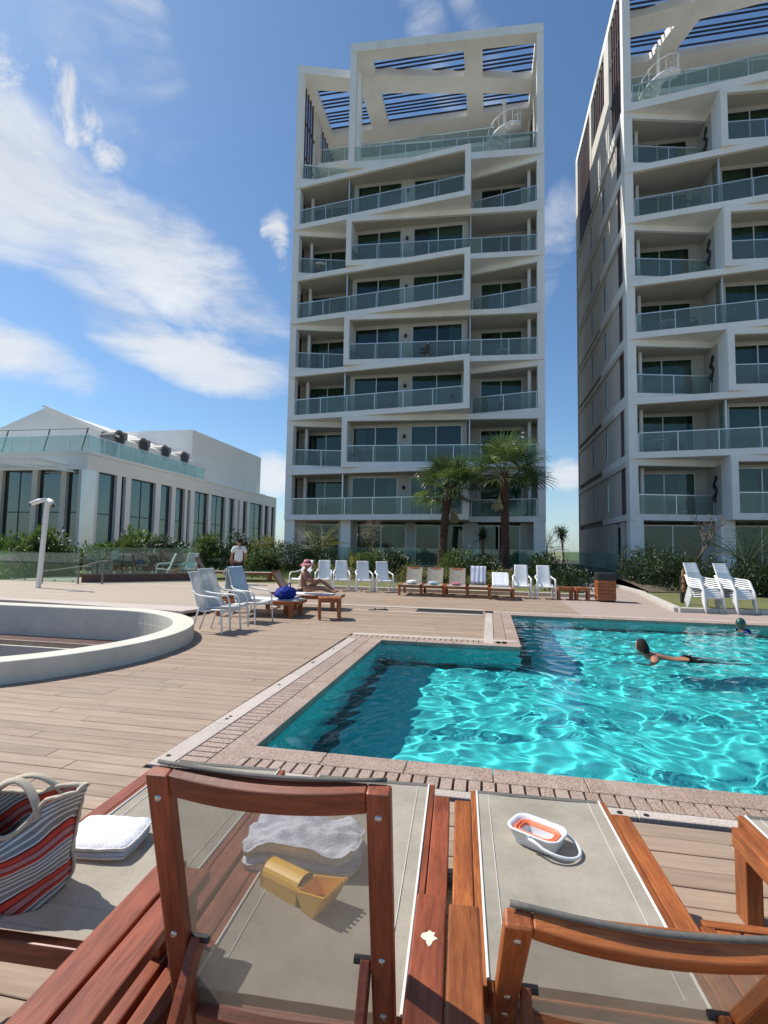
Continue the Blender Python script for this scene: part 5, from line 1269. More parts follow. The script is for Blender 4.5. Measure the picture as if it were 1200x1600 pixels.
# ---- things on the loungers
def cloth(name, c, c2, scale=170, bump=0.9, rough=0.95):
    m = pm(name, c, c2, scale=6, detail=6, rough=rough, bump=bump, bscale=scale, bdist=0.008, spec=0.1); return m
M['terry_white'] = cloth('white_terry', (0.80, 0.80, 0.82), (0.72, 0.72, 0.75))
M['terry_grey'] = cloth('pale_grey_terry', (0.78, 0.79, 0.85), (0.66, 0.67, 0.74))
M['terry_stripe'] = cloth('white_towel', (0.78, 0.79, 0.80), (0.66, 0.68, 0.72))
def on_seat(F, x, y, z=RAIL_Z): return F + lx * x + la * y + Vector((0, 0, z))
def folded_towel(label, loc, rz, sx, sy, h, mat, layers, wob, seed, name='folded_towel'):
    T = thing(name, label, 'towel', loc, rz)
    rd = random.Random(seed); lh = h / layers
    for k in range(layers):
        m = MB(); nx, ny = 56, 40; z0 = k * lh; ox, oy = rd.uniform(-.008, .008), rd.uniform(-.006, .006)
        def fn(u, v, top):
            x = (u - .5) * 2; y = (v - .5) * 2
            ed = max(0.0, 1 - max(abs(x), abs(y)) ** 10)
            k1 = 1 - 0.10 * (abs(x) * abs(y)) ** 3
            zz = z0 + (lh * 1.02 if top else 0.0)
            mid = z0 + lh * 0.5
            n = wob * mnoise.noise((x * 1.6 + seed, y * 1.8, 0.3 * k)) + wob * 0.7 * mnoise.noise((x * 3.5 + seed, y * 3.5, 3)) + wob * 0.10 * mnoise.noise((x * 8, y * 8 + seed, 5)) + 0.0012 * mnoise.noise((x * 40, y * 40, k))
            zz = mid + (zz - mid) * (0.25 + 0.75 * ed) + (n * (k + 1) / layers if (top or k > 0) else 0)
            return (x * sx / 2 * k1 + ox + 0.3 * wob * mnoise.noise((y * 3, k, seed)), y * sy / 2 * k1 + oy, max(zz, 0.001 + k * 0.0005))
        m.grid(lambda u, v: fn(u, v, True), nx, ny); b0 = len(m.v); m.grid(lambda u, v: fn(u, v, False), nx, ny)
        ring = [i for i in range(nx + 1)] + [j * (nx + 1) + nx for j in range(1, ny + 1)] + [ny * (nx + 1) + i for i in range(nx - 1, -1, -1)] + [j * (nx + 1) for j in range(ny - 1, 0, -1)]
        m.f += [(ring[i], ring[(i + 1) % len(ring)], b0 + ring[(i + 1) % len(ring)], b0 + ring[i]) for i in range(len(ring))]
        m.build('fold', M[mat], T, smooth=True)
    return T
folded_towel('thick folded white towel behind the striped bag', on_seat(F1, -0.16, -0.80, RAIL_Z - 0.004), LR + 0.12, 0.30, 0.24, 0.060, 'terry_white', 2, 0.004, 5)
folded_towel('crumpled pale grey towel seen through the raised backrest', on_seat(F2, -0.15, -0.70, RAIL_Z - 0.008), LR + 0.06, 0.46, 0.27, 0.105, 'terry_grey', 2, 0.036, 9)

# yellow toy scoop: half-round handle grip and a toothed bucket
M['yellow'] = pm('yellow_plastic', (0.86, 0.47, 0.035), (0.82, 0.44, 0.03), scale=8, rough=0.38)
scp = thing('toy_scoop', 'yellow plastic toy scoop with a toothed bucket beside the grey towel', 'toy', on_seat(F2, -0.095, -0.93, RAIL_Z - 0.006), LR - 0.42)
m = MB(); n = 12                                   # arched arm, open below
for side_ in (0.0, -0.006):
    b0 = len(m.v)
    for j in range(2):
        for k in range(n + 1):
            a = PI * k / n; r_ = 0.048 + side_
            m.v.append(((-0.15 + 0.17 * j), -r_ * math.cos(a), 0.030 + (0.052 + side_) * math.sin(a) ** 0.8 if 0 < k < n else 0.0 + 0.03 * 0))
    for k in range(n): m.f.append((b0 + k, b0 + k + 1, b0 + n + 1 + k + 1, b0 + n + 1 + k))
    m.f.append(tuple(b0 + k for k in range(n + 1)))
m.build('arm', M['yellow'], scp, smooth=False, bevel=0.003)
m = MB()
def quadwall(p0, p1, p2, p3, th=0.004):
    m.add([p0, p1, p2, p3], [(0, 1, 2, 3)])
bx0, bx1, by, bz = 0.02, 0.155, 0.062, 0.085
A0, A1, A2, A3 = (bx0, -by * .8, 0.055), (bx0 + 0.03, -by * .75, 0.0), (bx1 - 0.05, -by * .9, 0.0), (bx1, -by, bz)
mir = lambda p: (p[0], -p[1], p[2])
m.add([A0, A1, A2, A3], [(0, 1, 2, 3)]); m.add([mir(A0), mir(A1), mir(A2), mir(A3)], [(3, 2, 1, 0)])
m.add([A1, mir(A1), mir(A2), A2], [(0, 1, 2, 3)]); m.add([A2, mir(A2), mir(A3), A3], [(0, 1, 2, 3)]); m.add([A0, mir(A0), mir(A1), A1], [(0, 1, 2, 3)])
m.build('bucket', M['yellow'], scp, solid=0.005)
for k in range(6):                                  # ribs that end in teeth
    y0 = -by + 0.012 + k * (2 * by - 0.024) / 5
    MB().beam((bx1 - 0.046, y0 * .9, 0.004), (bx1 + 0.008, y0, bz + 0.010), 0.009, 0.010).build('tooth', M['yellow'], scp, bevel=0.0015)
MB().tube([(bx0 + 0.005, -by * .82, 0.052), (bx0 + 0.005, by * .82, 0.052)], 0.008, 8).build('pivot', M['yellow'], scp)

# folding bucket, collapsed
M['whiteplast'] = pm('white_plastic', (0.74, 0.76, 0.77), rough=0.35); M['coral'] = pm('coral_rubber', (0.85, 0.22, 0.10), (0.80, 0.19, 0.09), scale=6, rough=0.5)
M['greyplast'] = pm('grey_plastic', (0.60, 0.64, 0.67), rough=0.4)
bk = thing('folding_bucket', 'collapsed white and coral folding bucket with its handle down', 'bucket', on_seat(F3, -0.05, -0.41, RAIL_Z - 0.009), LR - 0.55)
def rrect(a, b_, r, n=8):
    out = []
    for cx, cy, s0 in ((a - r, b_ - r, 0), (-a + r, b_ - r, PI / 2), (-a + r, -b_ + r, PI), (a - r, -b_ + r, 1.5 * PI)):
        for k in range(n + 1): out.append((cx + r * math.cos(s0 + PI / 2 * k / n), cy + r * math.sin(s0 + PI / 2 * k / n)))
    return out
def rr_loft(prof, r_of=lambda a: 0.05):
    m = MB(); rings = [[(x, y, z) for x, y in rrect(a, b_, r)] for a, b_, r, z in prof]; n = len(rings[0])
    for rg_ in rings: m.v += rg_
    for i in range(len(rings) - 1):
        for k in range(n): m.f.append((i * n + k, i * n + (k + 1) % n, (i + 1) * n + (k + 1) % n, (i + 1) * n + k))
    return m, n
m, n = rr_loft([(0.088, 0.058, 0.035, 0.004), (0.100, 0.068, 0.042, 0.030), (0.108, 0.074, 0.046, 0.058), (0.115, 0.080, 0.050, 0.060), (0.116, 0.081, 0.051, 0.066), (0.110, 0.075, 0.047, 0.068), (0.100, 0.066, 0.042, 0.060), (0.092, 0.060, 0.04, 0.046)])
m.build('rim', M['whiteplast'], bk, smooth=True)
m, n = rr_loft([(0.093, 0.061, 0.040, 0.044), (0.088, 0.056, 0.037, 0.056), (0.083, 0.051, 0.034, 0.057), (0.082, 0.050, 0.033, 0.046), (0.077, 0.046, 0.030, 0.044), (0.073, 0.042, 0.028, 0.054), (0.069, 0.039, 0.026, 0.054), (0.067, 0.037, 0.024, 0.036)])
m.build('fold_ring', M['coral'], bk, smooth=True)
m, n = rr_loft([(0.067, 0.037, 0.024, 0.042), (0.062, 0.033, 0.02, 0.012)]); m.f.append(tuple(n + k for k in range(n)))
m.build('bottom', M['whiteplast'], bk)
hp = [(0.0, 0.083, 0.055), (0.04, 0.090, 0.048)] + [(0.06 + 0.115 * math.sin(PI * k / 22), 0.092 * math.cos(PI * k / 22), 0.040 - 0.024 * math.sin(PI * k / 22)) for k in range(23)] + [(0.04, -0.090, 0.048), (0.0, -0.083, 0.055)]
MB().tube(hp, 0.0065, 8).build('handle', M['whiteplast'], bk, smooth=True)
for sx in (-1, 1): MB().tube([(0, sx * 0.074, 0.055), (0, sx * 0.088, 0.055)], 0.011, 12).build('hinge', M['greyplast'], bk)

# ---- striped beach bag
def bag_mat():
    m, nt, b = newmat('striped_canvas'); N = nt.nodes; L = nt.links
    uv = N.new('ShaderNodeUVMap'); sp = N.new('ShaderNodeSeparateXYZ'); L.new(uv.outputs[0], sp.inputs[0])
    mu = N.new('ShaderNodeMath'); mu.operation = 'MULTIPLY'; mu.inputs[1].default_value = 4.3; L.new(sp.outputs[1], mu.inputs[0])
    fr = N.new('ShaderNodeMath'); fr.operation = 'FRACT'; L.new(mu.outputs[0], fr.inputs[0])
    cr = N.new('ShaderNodeValToRGB'); cr.color_ramp.interpolation = 'CONSTANT'; L.new(fr.outputs[0], cr.inputs[0])
    g_, w_, r_, k_, p_ = (0.24, 0.24, 0.235), (0.68, 0.66, 0.60), (0.62, 0.06, 0.035), (0.12, 0.014, 0.016), (0.50, 0.21, 0.20)
    cols = [(0.0, g_), (0.06, w_), (0.10, g_), (0.16, w_), (0.20, g_), (0.27, w_), (0.30, r_), (0.37, k_), (0.40, p_), (0.52, k_), (0.55, r_), (0.66, k_), (0.70, w_), (0.735, g_), (0.83, w_), (0.87, g_), (0.95, w_)]
    el = cr.color_ramp.elements
    el[0].position = 0; el[0].color = (*cols[0][1], 1); el[1].position = cols[1][0]; el[1].color = (*cols[1][1], 1)
    for pp_, c_ in cols[2:]: e = el.new(pp_); e.color = (*c_, 1)
    # broad blocks where the warp turns brighter red
    L.new(cr.outputs[0], b.inputs['Base Color']); b.inputs['Roughness'].default_value = 0.9
    wv = N.new('ShaderNodeTexNoise'); wv.inputs['Scale'].default_value = 300; L.new(uv.outputs[0], wv.inputs[0])
    bp = N.new('ShaderNodeBump'); bp.inputs['Strength'].default_value = 0.5; bp.inputs['Distance'].default_value = 0.002; L.new(wv.outputs[0], bp.inputs['Height']); L.new(bp.outputs[0], b.inputs['Normal'])
    return m
M['stripe'] = bag_mat(); M['canvas'] = cloth('cream_canvas', (0.62, 0.55, 0.43), (0.54, 0.47, 0.36), 240, 0.5)
bag = thing('beach_bag', 'slumped striped canvas beach bag with cream handles on the left lounger', 'bag', on_seat(F1, -0.30, -1.13, RAIL_Z - 0.008), LR + 0.25); bag.scale = (0.92, 0.92, 0.88)
def bag_shell():
    nu, nv = 72, 30; Hh = 0.40
    vs = []; uvs = []
    for j in range(nv + 1):
        v = j / nv
        for i in range(nu):
            a = 2 * PI * i / nu; ca, sa = math.cos(a), math.sin(a)
            # base rounded rectangle, mouth pinched to a lens with sagging front lip
            bx_, by_ = 0.205, 0.115
            k = (abs(ca) ** 4 + abs(sa) ** 4) ** -0.25
            x0, y0 = bx_ * ca * k, by_ * sa * k
            k2 = (abs(ca) ** 2.2 + abs(sa) ** 2.2) ** (-1 / 2.2)
            x1, y1 = 0.215 * ca * k2, 0.070 * sa * k2
            w = v * v * (3 - 2 * v)
            bul = 0.030 * math.sin(PI * v) * (1 - 0.5 * v)
            x = x0 * (1 - w) + x1 * w + ca * bul; y = y0 * (1 - w) + y1 * w + sa * bul
            hgt = Hh * (1 - 0.33 * math.exp(-((a - 1.5 * PI) / 0.55) ** 2) * v ** 2 - 0.10 * math.exp(-((a - 0.5 * PI) / 0.8) ** 2) * v ** 2)
            hgt *= 1 + 0.06 * math.cos(a)
            z = 0.004 + hgt * v
            nn = 0.040 * (0.3 + v) * mnoise.noise((ca * 2.2 + 3, sa * 2.2, v * 2.6)) + 0.016 * mnoise.noise((ca * 5, sa * 5, v * 4 + 9)) + 0.006 * mnoise.noise((ca * 11, sa * 11, v * 8))
            x += ca * nn + 0.05 * v * v; y += sa * nn - 0.03 * v; z += 0.012 * v * mnoise.noise((ca * 3, sa * 3, 7))
            vs.append((x, y, z)); uvs.append((i / nu * 2.0, 1.35 * z - 0.80 * x + 0.25 * y + 0.9 + 0.05 * mnoise.noise((x * 6, y * 6, z * 6))))
    fs = [(j * nu + i, j * nu + (i + 1) % nu, (j + 1) * nu + (i + 1) % nu, (j + 1) * nu + i) for j in range(nv) for i in range(nu)]
    fs.append(tuple(range(nu - 1, -1, -1)))
    me = bpy.data.meshes.new('shell'); me.from_pydata(vs, [], fs); me.materials.append(M['stripe'])
    ul = me.uv_layers.new(name='UVMap')
    for p in me.polygons:
        for li in p.loop_indices: ul.data[li].uv = uvs[me.loops[li].vertex_index]
    me.polygons.foreach_set('use_smooth', [True] * len(me.polygons)); me.update()
    o = link(bpy.data.objects.new('shell', me), bag); md = o.modifiers.new('solid', 'SOLIDIFY'); md.thickness = 0.004; md.offset = -1
    return vs, nu, nv
vs, nu, nv = bag_shell()
rimp = [vs[nv * nu + i] for i in range(nu)] + [vs[nv * nu]]
MB().tube(rimp, 0.009, 8, cap=False).build('rim_binding', M['canvas'], bag, smooth=True)
i0 = 6; MB().tube([Vector(vs[j * nu + 3]) + Vector((0.004, 0, 0)) for j in range(nv + 1)], 0.007, 6).build('side_seam', M['canvas'], bag, smooth=True)
def handle(pa, pb, rise, lean, r=0.017):
    pa = Vector(pa); pb = Vector(pb); pts = []
    for k in range(17):
        u = k / 16; p = pa.lerp(pb, u); p.z += rise * math.sin(PI * u) ** 0.75; p += Vector(lean) * math.sin(PI * u); pts.append(p)
    return MB().tube(pts, r, 10, flat=0.55).build('handle', M['canvas'], bag, smooth=True)
q = lambda i, j: vs[j * nu + i]
handle(q(47, nv - 4), q(61, nv - 4), 0.13, (0.00, 0.05, 0)); handle(q(26, nv - 5), q(9, nv - 5), 0.12, (0.02, -0.02, 0))
MB().obox((0.02, -0.02, 0.17), (0.22, 0.10, 0.05), Matrix.Rotation(0.3, 3, 'Z')).build('contents', M['terry_white'], bag, bevel=0.02)
# ================================================================== POOLSIDE CHAIRS, LOUNGERS, SMALL THINGS
M['whitechair'] = pm('white_chair_plastic', (0.80, 0.80, 0.78), (0.74, 0.74, 0.72), scale=3, rough=0.45)
M['whitetube'] = pm('white_tube', (0.74, 0.74, 0.72), rough=0.4)
def catmull(pts, n=6):
    out = []
    P_ = [Vector(p) for p in pts]; P_ = [P_[0] * 2 - P_[1]] + P_ + [P_[-1] * 2 - P_[-2]]
    for i in range(1, len(P_) - 2):
        for k in range(n):
            t = k / n; a, b_, c_, d = P_[i - 1], P_[i], P_[i + 1], P_[i + 2]
            out.append(0.5 * ((2 * b_) + (c_ - a) * t + (2 * a - 5 * b_ + 4 * c_ - d) * t * t + (3 * b_ - a - 3 * c_ + d) * t ** 3))
    out.append(P_[-2]); return out
CH_PROF = [(-0.27, 0.40), (-0.24, 0.43), (-0.08, 0.425), (0.12, 0.395), (0.20, 0.41), (0.27, 0.52), (0.36, 0.78), (0.46, 1.04), (0.48, 1.07)]
def chair_parts(T, plastic, mat, sheet):
    pr = catmull(CH_PROF, 4); n = len(pr) - 1
    def fn(u, v):
        p = pr[round(v * n)]; w = 0.245 - 0.03 * v; x = (u - .5) * 2
        return (x * w, p[0] - 0.02 * (1 - x * x) * (v < 0.5) * 0 + 0.02 * x * x * (v > .5) * -1, p[1] - 0.015 * (1 - x * x) * (v <= 0.5))
    MB().grid(fn, 8, n).build('seat_shell', M[sheet], T, smooth=True, solid=0.018 if plastic else 0.008)
    r_ = 0.030 if plastic else 0.017; fl_ = 0.6 if plastic else 1.0
    for sx in (-1, 1):
        x = sx * 0.285
        arm = catmull([(sx * 0.235, 0.36, 0.74), (sx * 0.27, 0.26, 0.68), (x, 0.05, 0.655), (x, -0.17, 0.64), (x, -0.26, 0.55), (x, -0.28, 0.35), (x * 1.02, -0.31, 0.0)], 5)
        MB().tube(arm, r_, 8, flat=fl_).build('arm_leg', M[mat], T, smooth=True)
        leg_ = catmull([(sx * 0.262, 0.20, 0.45), (sx * 0.275, 0.25, 0.28), (x, 0.34, 0.0)], 4)
        MB().tube(leg_, r_, 8, flat=fl_).build('leg', M[mat], T, smooth=True)
        if not plastic:
            MB().tube([(sx * p_x, p[0] + 0.004, p[1] - 0.008) for p, p_x in ((pr[k], 0.25 - 0.03 * k / n) for k in range(n + 1))], 0.016, 8).build('frame_tube', M[mat], T, smooth=True)
    MB().tube([(-0.27, -0.26, 0.385), (0.27, -0.26, 0.385)], 0.016, 8).build('cross_bar', M[mat], T)
    if not plastic: MB().tube([(-0.22, 0.48, 1.07), (0.22, 0.48, 1.07)], 0.016, 8).build('top_bar', M[mat], T)
def chair(label, loc, rz, plastic=True, group=None, tilt=0):
    T = thing('garden_chair', label, 'chair', loc, rz, group)
    chair_parts(T, plastic, 'whitechair' if plastic else 'whitetube', 'whitechair' if plastic else 'slingwhite')
    return T
_proto = {}
def put_chair(label, loc, rz, plastic, group):
    k = plastic
    if k not in _proto: _proto[k] = chair(label, loc, rz, plastic, group); return _proto[k]
    c_ = copy_tree(_proto[k]); c_.location = loc; c_.rotation_euler = (0, 0, rz); tag(c_, label, 'chair', group); return c_
def gpx(s_, t_, z=0.0): return pw(s_, t_, z)
G1 = 'white plastic chairs in the row before the garden'
for s_, t_, a, lb in ((-4.75, 14.0, -0.35, 'white plastic chair just behind the sunbather in the pink hat'), (-3.95, 14.25, 0.25, 'second white plastic chair right of the pink hat'), (-3.30, 14.35, 0.30, 'third white plastic chair right of the pink hat'),
                      (-2.45, 14.3, 0.35, 'fourth white plastic chair right of the pink hat'), (-1.72, 14.35, 0.40, 'rightmost chair of the left row, beside the taupe loungers'),
                      (3.05, 13.9, 0.0, 'white plastic chair right of the lounger with a white towel'), (3.80, 13.9, 0.05, 'white plastic chair left of the small wooden tables')):
    put_chair(lb, gpx(s_, t_), -TH + a, True, G1)
for k, (s_, lb) in enumerate(((7.72, 'left'), (8.48, 'right'))):
    for j in range(5):
        where = ('bottom chair', 'second chair from the bottom', 'middle chair', 'second chair from the top', 'top chair')[j]
        p = gpx(s_, 11.55 + 0.045 * j, 0.055 * j + 0.006); c_ = put_chair(f'{where} of the {lb} stack of white plastic chairs by the lawn', p, -TH + 0.38, True, 'stacked white plastic chairs')
G2 = 'white mesh chairs by the round basin'
put_chair('nearest white mesh chair, lower of the two nested by the round basin', (-3.02, 9.50, 0), math.radians(72), False, G2)
put_chair('white mesh chair nested on the nearest one by the round basin', (-2.92, 9.66, 0.045), math.radians(72), False, G2)
put_chair('white mesh chair with a pale blue towel over its back', (-2.70, 10.75, 0), math.radians(66), False, G2)
put_chair('pale mesh chair on the lawn below the pavilion, left of the wooden table', gpx(-11.6, 15.9, 0.1), -TH - 0.9, False, 'chairs on the lawn')
put_chair('white mesh chair on the lawn left of the standing man', gpx(-10.6, 16.3, 0.12), -TH + 0.3, False, 'chairs on the lawn')

# loungers farther off
M['slingfar'] = M['sling']
G3 = 'wooden loungers in the far row'
for s_, t_, a, lb in ((-0.62, 13.4, 58, 'leftmost taupe lounger in the far row, right of the white chairs'), (0.12, 13.4, 58, 'second taupe lounger of the far row'), (0.90, 13.35, 58, 'third taupe lounger of the far row'),
                      (1.62, 13.4, 66, 'far row lounger with a striped towel hung on its back'), (2.36, 13.0, 40, 'far row lounger with a plain white towel on its low back')):
    lounger(lb, gpx(s_, t_ - 0.25), PI - TH, math.radians(a), group=G3, fine=False, L=1.5, hinge=0.5, BL=0.70, back='sling')
LD = math.radians(-97)
def lw_(p, x, y, z=0): a = LD; return Vector(p) + Vector((math.cos(a), math.sin(a), 0)) * x + Vector((-math.sin(a), math.cos(a), 0)) * y + Vector((0, 0, z))
WF = Vector((-1.02, 13.15, 0)); BF = Vector((-1.80, 11.75, 0)); CF = Vector((-2.05, 12.5, 0))
lounger('brown wooden lounger between the blue bag and the sunbather', CF, LD, math.radians(64), group='loungers on the left deck', fine=False, back='sling')
lounger('wooden lounger under the sunbather in the pink hat', WF, LD, math.radians(58), group='loungers on the left deck', fine=False, back='sling')
lounger('wooden lounger carrying the blue bag and white towels', BF, LD, math.radians(62), group='loungers on the left deck', fine=False, back='sling')
lounger('brown lounger on the lawn right behind the standing man', gpx(-6.9, 16.6, 0.1), LD + 0.2, math.radians(58), group='loungers on the lawn', fine=False, back='sling')
lounger('brown lounger on the lawn left of the standing man', gpx(-8.6, 16.8, 0.1), LD + 0.2, math.radians(58), group='loungers on the lawn', fine=False, back='sling')
def wood_table(label, loc, rz, w, d, h, group=None):
    T = thing('wooden_table', label, 'table', loc, rz, group)
    n = 5
    for k in range(n): MB().box(-w / 2 + k * w / n + 0.004, -w / 2 + (k + 1) * w / n - 0.004, -d / 2, d / 2, h - 0.025, h).build('slat', M['woody'], T)
    for sx in (-1, 1):
        for sy in (-1, 1): MB().box(sx * (w / 2 - 0.035) - 0.03, sx * (w / 2 - 0.035) + 0.03, sy * (d / 2 - 0.035) - 0.03, sy * (d / 2 - 0.035) + 0.03, 0, h - 0.026).build('leg', M['woodz'], T)
        MB().box(sx * (w / 2 - 0.02) - 0.012, sx * (w / 2 - 0.02) + 0.012, -d / 2 + 0.066, d / 2 - 0.066, h - 0.095, h - 0.026).build('apron', M['woody'], T)
        MB().box(-w / 2 + 0.066, w / 2 - 0.066, sx * (d / 2 - 0.02) - 0.012, sx * (d / 2 - 0.02) + 0.012, h - 0.095, h - 0.026).build('apron', M['woodx'], T)
    return T
wood_table('small brown wooden table at the feet of the sunbather', (-1.17, 11.45, 0), 0.15, 0.50, 0.50, 0.47)
wood_table('left one of two small wooden tables beside the bin', gpx(4.42, 13.9), -TH, 0.46, 0.46, 0.40, 'small tables beside the bin')
wood_table('right one of two small wooden tables, next to the bin', gpx(4.95, 13.9), -TH, 0.42, 0.46, 0.40, 'small tables beside the bin')
wood_table('small wooden table on the lawn between the white chairs', gpx(-10.9, 15.5, 0.1), -TH, 0.45, 0.45, 0.40)
bn = thing('litter_bin', 'slatted wooden litter bin with a black top beside the walkway', 'bin', gpx(5.62, 13.7), -TH)
for k in range(6):
    MB().box(-0.27, 0.27, -0.27, -0.245, 0.05 + k * 0.105, 0.145 + k * 0.105).build('slat', M['woodx'], bn); MB().box(-0.27, -0.245, -0.24, 0.27, 0.05 + k * 0.105, 0.145 + k * 0.105).build('slat', M['woody'], bn)
    MB().box(0.245, 0.27, -0.24, 0.27, 0.05 + k * 0.105, 0.145 + k * 0.105).build('slat', M['woody'], bn)
MB().box(-0.24, 0.24, -0.24, 0.26, 0.02, 0.68).build('liner', M['dark'], bn); MB().box(-0.285, 0.285, -0.285, 0.285, 0.681, 0.90).build('lid', M['dark'], bn, bevel=0.02)

# towels hung on chairs and loungers
M['towelblue'] = cloth('pale_blue_towel', (0.55, 0.66, 0.72), (0.42, 0.55, 0.64)); 
def stripes(name, c1, c2, f):
    m, nt, b = newmat(name); N = nt.nodes; L = nt.links; tc = N.new('ShaderNodeTexCoord'); sp = N.new('ShaderNodeSeparateXYZ'); L.new(tc.outputs['Object'], sp.inputs[0])
    a = N.new('ShaderNodeMath'); a.operation = 'MULTIPLY'; a.inputs[1].default_value = f; L.new(sp.outputs[0], a.inputs[0]); fr = N.new('ShaderNodeMath'); fr.operation = 'FRACT'; L.new(a.outputs[0], fr.inputs[0])
    g = N.new('ShaderNodeMath'); g.operation = 'GREATER_THAN'; g.inputs[1].default_value = 0.6; L.new(fr.outputs[0], g.inputs[0]); mx = N.new('ShaderNodeMix'); mx.data_type = 'RGBA'; L.new(g.outputs[0], mx.inputs[0]); mx.inputs[6].default_value = (*c1, 1); mx.inputs[7].default_value = (*c2, 1); L.new(mx.outputs[2], b.inputs['Base Color']); b.inputs['Roughness'].default_value = 0.95; return m
M['towelstripe'] = stripes('blue_striped_towel', (0.78, 0.79, 0.82), (0.34, 0.38, 0.55), 7)
def hung_towel(label, loc, rz, path, w, mat, seed=0):
    """a towel following a side-view path (y, z) across width w"""
    T = thing('hung_towel', label, 'towel', loc, rz); pr = catmull([(y, z) for y, z in path], 5); n = len(pr) - 1
    MB().grid(lambda u, v: ((u - .5) * w + 0.02 * mnoise.noise((v * 4, u * 3, seed)), pr[round(v * n)][0] + 0.014 * mnoise.noise((u * 6, v * 5, seed + 2)), pr[round(v * n)][1] + 0.014 * mnoise.noise((u * 7, v * 3, seed + 5))), 14, n).build('cloth', M[mat], T, smooth=True, solid=0.012)
    return T
hung_towel('pale blue towel hanging over the mesh chair back', (-2.70, 10.75, 0), math.radians(66), [(0.56, 0.62), (0.545, 0.9), (0.53, 1.09), (0.47, 1.115), (0.40, 0.98), (0.34, 0.80), (0.28, 0.62)], 0.42, 'towelblue', 3)
def back_path(ang, y0, BL=0.74, over=0.35, down=0.6):
    ca, sa = math.cos(ang), math.sin(ang); pt = lambda l, o: (y0 - ca * l + o * sa, RAIL_Z - 0.045 + sa * l + o * ca)
    return [pt(BL - over, -0.085), pt(BL * .8, -0.085), pt(BL + 0.02, -0.07), pt(BL + 0.035, -0.02), pt(BL + 0.01, 0.03), pt(BL * 0.7, 0.03), pt(BL - down, 0.03)]
hung_towel('white towel draped over the back of the lounger with the blue bag', BF, LD, back_path(math.radians(62), -1.385), 0.5, 'terry_stripe', 7)
hung_towel('white towel over the back of the middle brown lounger by the sunbather', CF, LD, back_path(math.radians(64), -1.385), 0.46, 'terry_stripe', 17)
hung_towel('striped towel hung over the far row lounger', gpx(1.62, 13.15), PI - TH, back_path(math.radians(66), -1.045, 0.70), 0.52, 'towelstripe', 9)
hung_towel('plain white towel hung over the low back of the far row lounger', gpx(2.36, 12.75), PI - TH, back_path(math.radians(40), -1.045, 0.70, down=0.66), 0.56, 'terry_white', 11)
hung_towel('white towel spread on the seat under the sunbather', WF, LD, [(-1.30, RAIL_Z + 0.02), (-0.9, RAIL_Z + 0.012), (-0.5, RAIL_Z + 0.014), (-0.25, RAIL_Z + 0.012)], 0.54, 'terry_white', 13)
hung_towel('white towel spread under the blue bag', BF, LD, [(-1.28, RAIL_Z + 0.02), (-0.9, RAIL_Z + 0.012), (-0.5, RAIL_Z + 0.014), (-0.06, RAIL_Z + 0.014)], 0.54, 'terry_stripe', 15)
def lump(name, label, cat, loc, rx, ry, rz_, mat, seed, rot=0):
    T = thing(name, label, cat, loc, rot); m = MB()
    def fn(u, v):
        a = 2 * PI * u; e = PI * (v - .5); d = Vector((math.cos(a) * math.cos(e), math.sin(a) * math.cos(e), math.sin(e)))
        k = 1 + 0.22 * mnoise.noise(d * 2 + Vector((seed, 0, 0))) + 0.10 * mnoise.noise(d * 5 + Vector((0, seed, 0)))
        return (d.x * rx * k, d.y * ry * k, max(0, rz_ * 0.85 + d.z * rz_ * k))
    m.grid(fn, 24, 14).build('body', M[mat], T, smooth=True); return T
M['blue'] = cloth('blue_nylon', (0.012, 0.025, 0.20), (0.02, 0.04, 0.28), 40, 0.4, 0.6)
bb = lump('blue_bag', 'slumped dark blue bag on the lounger beside the small table', 'bag', lw_(BF, 0.0, -0.42, RAIL_Z + 0.018), 0.30, 0.24, 0.15, 'blue', 4, LD)
MB().tube(catmull([(-0.18, 0.05, 0.24), (-0.10, 0.08, 0.34), (0.06, 0.06, 0.33), (0.16, 0.02, 0.24)], 5), 0.014, 8).build('strap', M['blue'], bb, smooth=True)
M['blackcloth'] = cloth('black_cloth', (0.02, 0.02, 0.022), (0.035, 0.035, 0.04)); M['pinkcloth'] = cloth('pink_cloth', (0.65, 0.20, 0.28), (0.55, 0.15, 0.22))
def seat_far(s_, t_): return gpx(s_, t_, RAIL_Z + 0.004)
lump('cloth_bundle', 'white bundle on the leftmost taupe lounger of the far row', 'towel', seat_far(-0.62, 13.75), 0.20, 0.15, 0.07, 'terry_white', 6)
lump('cloth_bundle', 'grey bundle on the second taupe lounger of the far row', 'towel', seat_far(0.12, 13.7), 0.16, 0.12, 0.06, 'towelblue', 7)
lump('cloth_bundle', 'pink bundle on the third taupe lounger of the far row', 'towel', seat_far(0.90, 13.7), 0.17, 0.12, 0.05, 'pinkcloth', 8)
M['sandal'] = pm('dark_sandal', (0.06, 0.05, 0.045), rough=0.8)
for k, (x, y, a, lb) in enumerate(((-0.22, 13.02, -1.3, 'left dark sandal lying on the deck before the foot bath'), (0.02, 13.12, -1.5, 'right dark sandal lying on the deck before the foot bath'))):
    T = thing('sandal', lb, 'sandal', (x, y, 0.006), a, 'sandals on the deck')
    MB().prism([(0.045 * math.sin(u) * (1.0 if math.cos(u) > 0 else 0.8), 0.13 * math.cos(u)) for u in [2 * PI * i / 16 for i in range(16)]], 0, 0.025).build('sole', M['sandal'], T)
    MB().tube(catmull([(-0.045, 0.03, 0.02), (-0.02, 0.045, 0.06), (0.02, 0.045, 0.06), (0.045, 0.03, 0.02)], 4), 0.012, 6, flat=0.5).build('strap', M['sandal'], T)

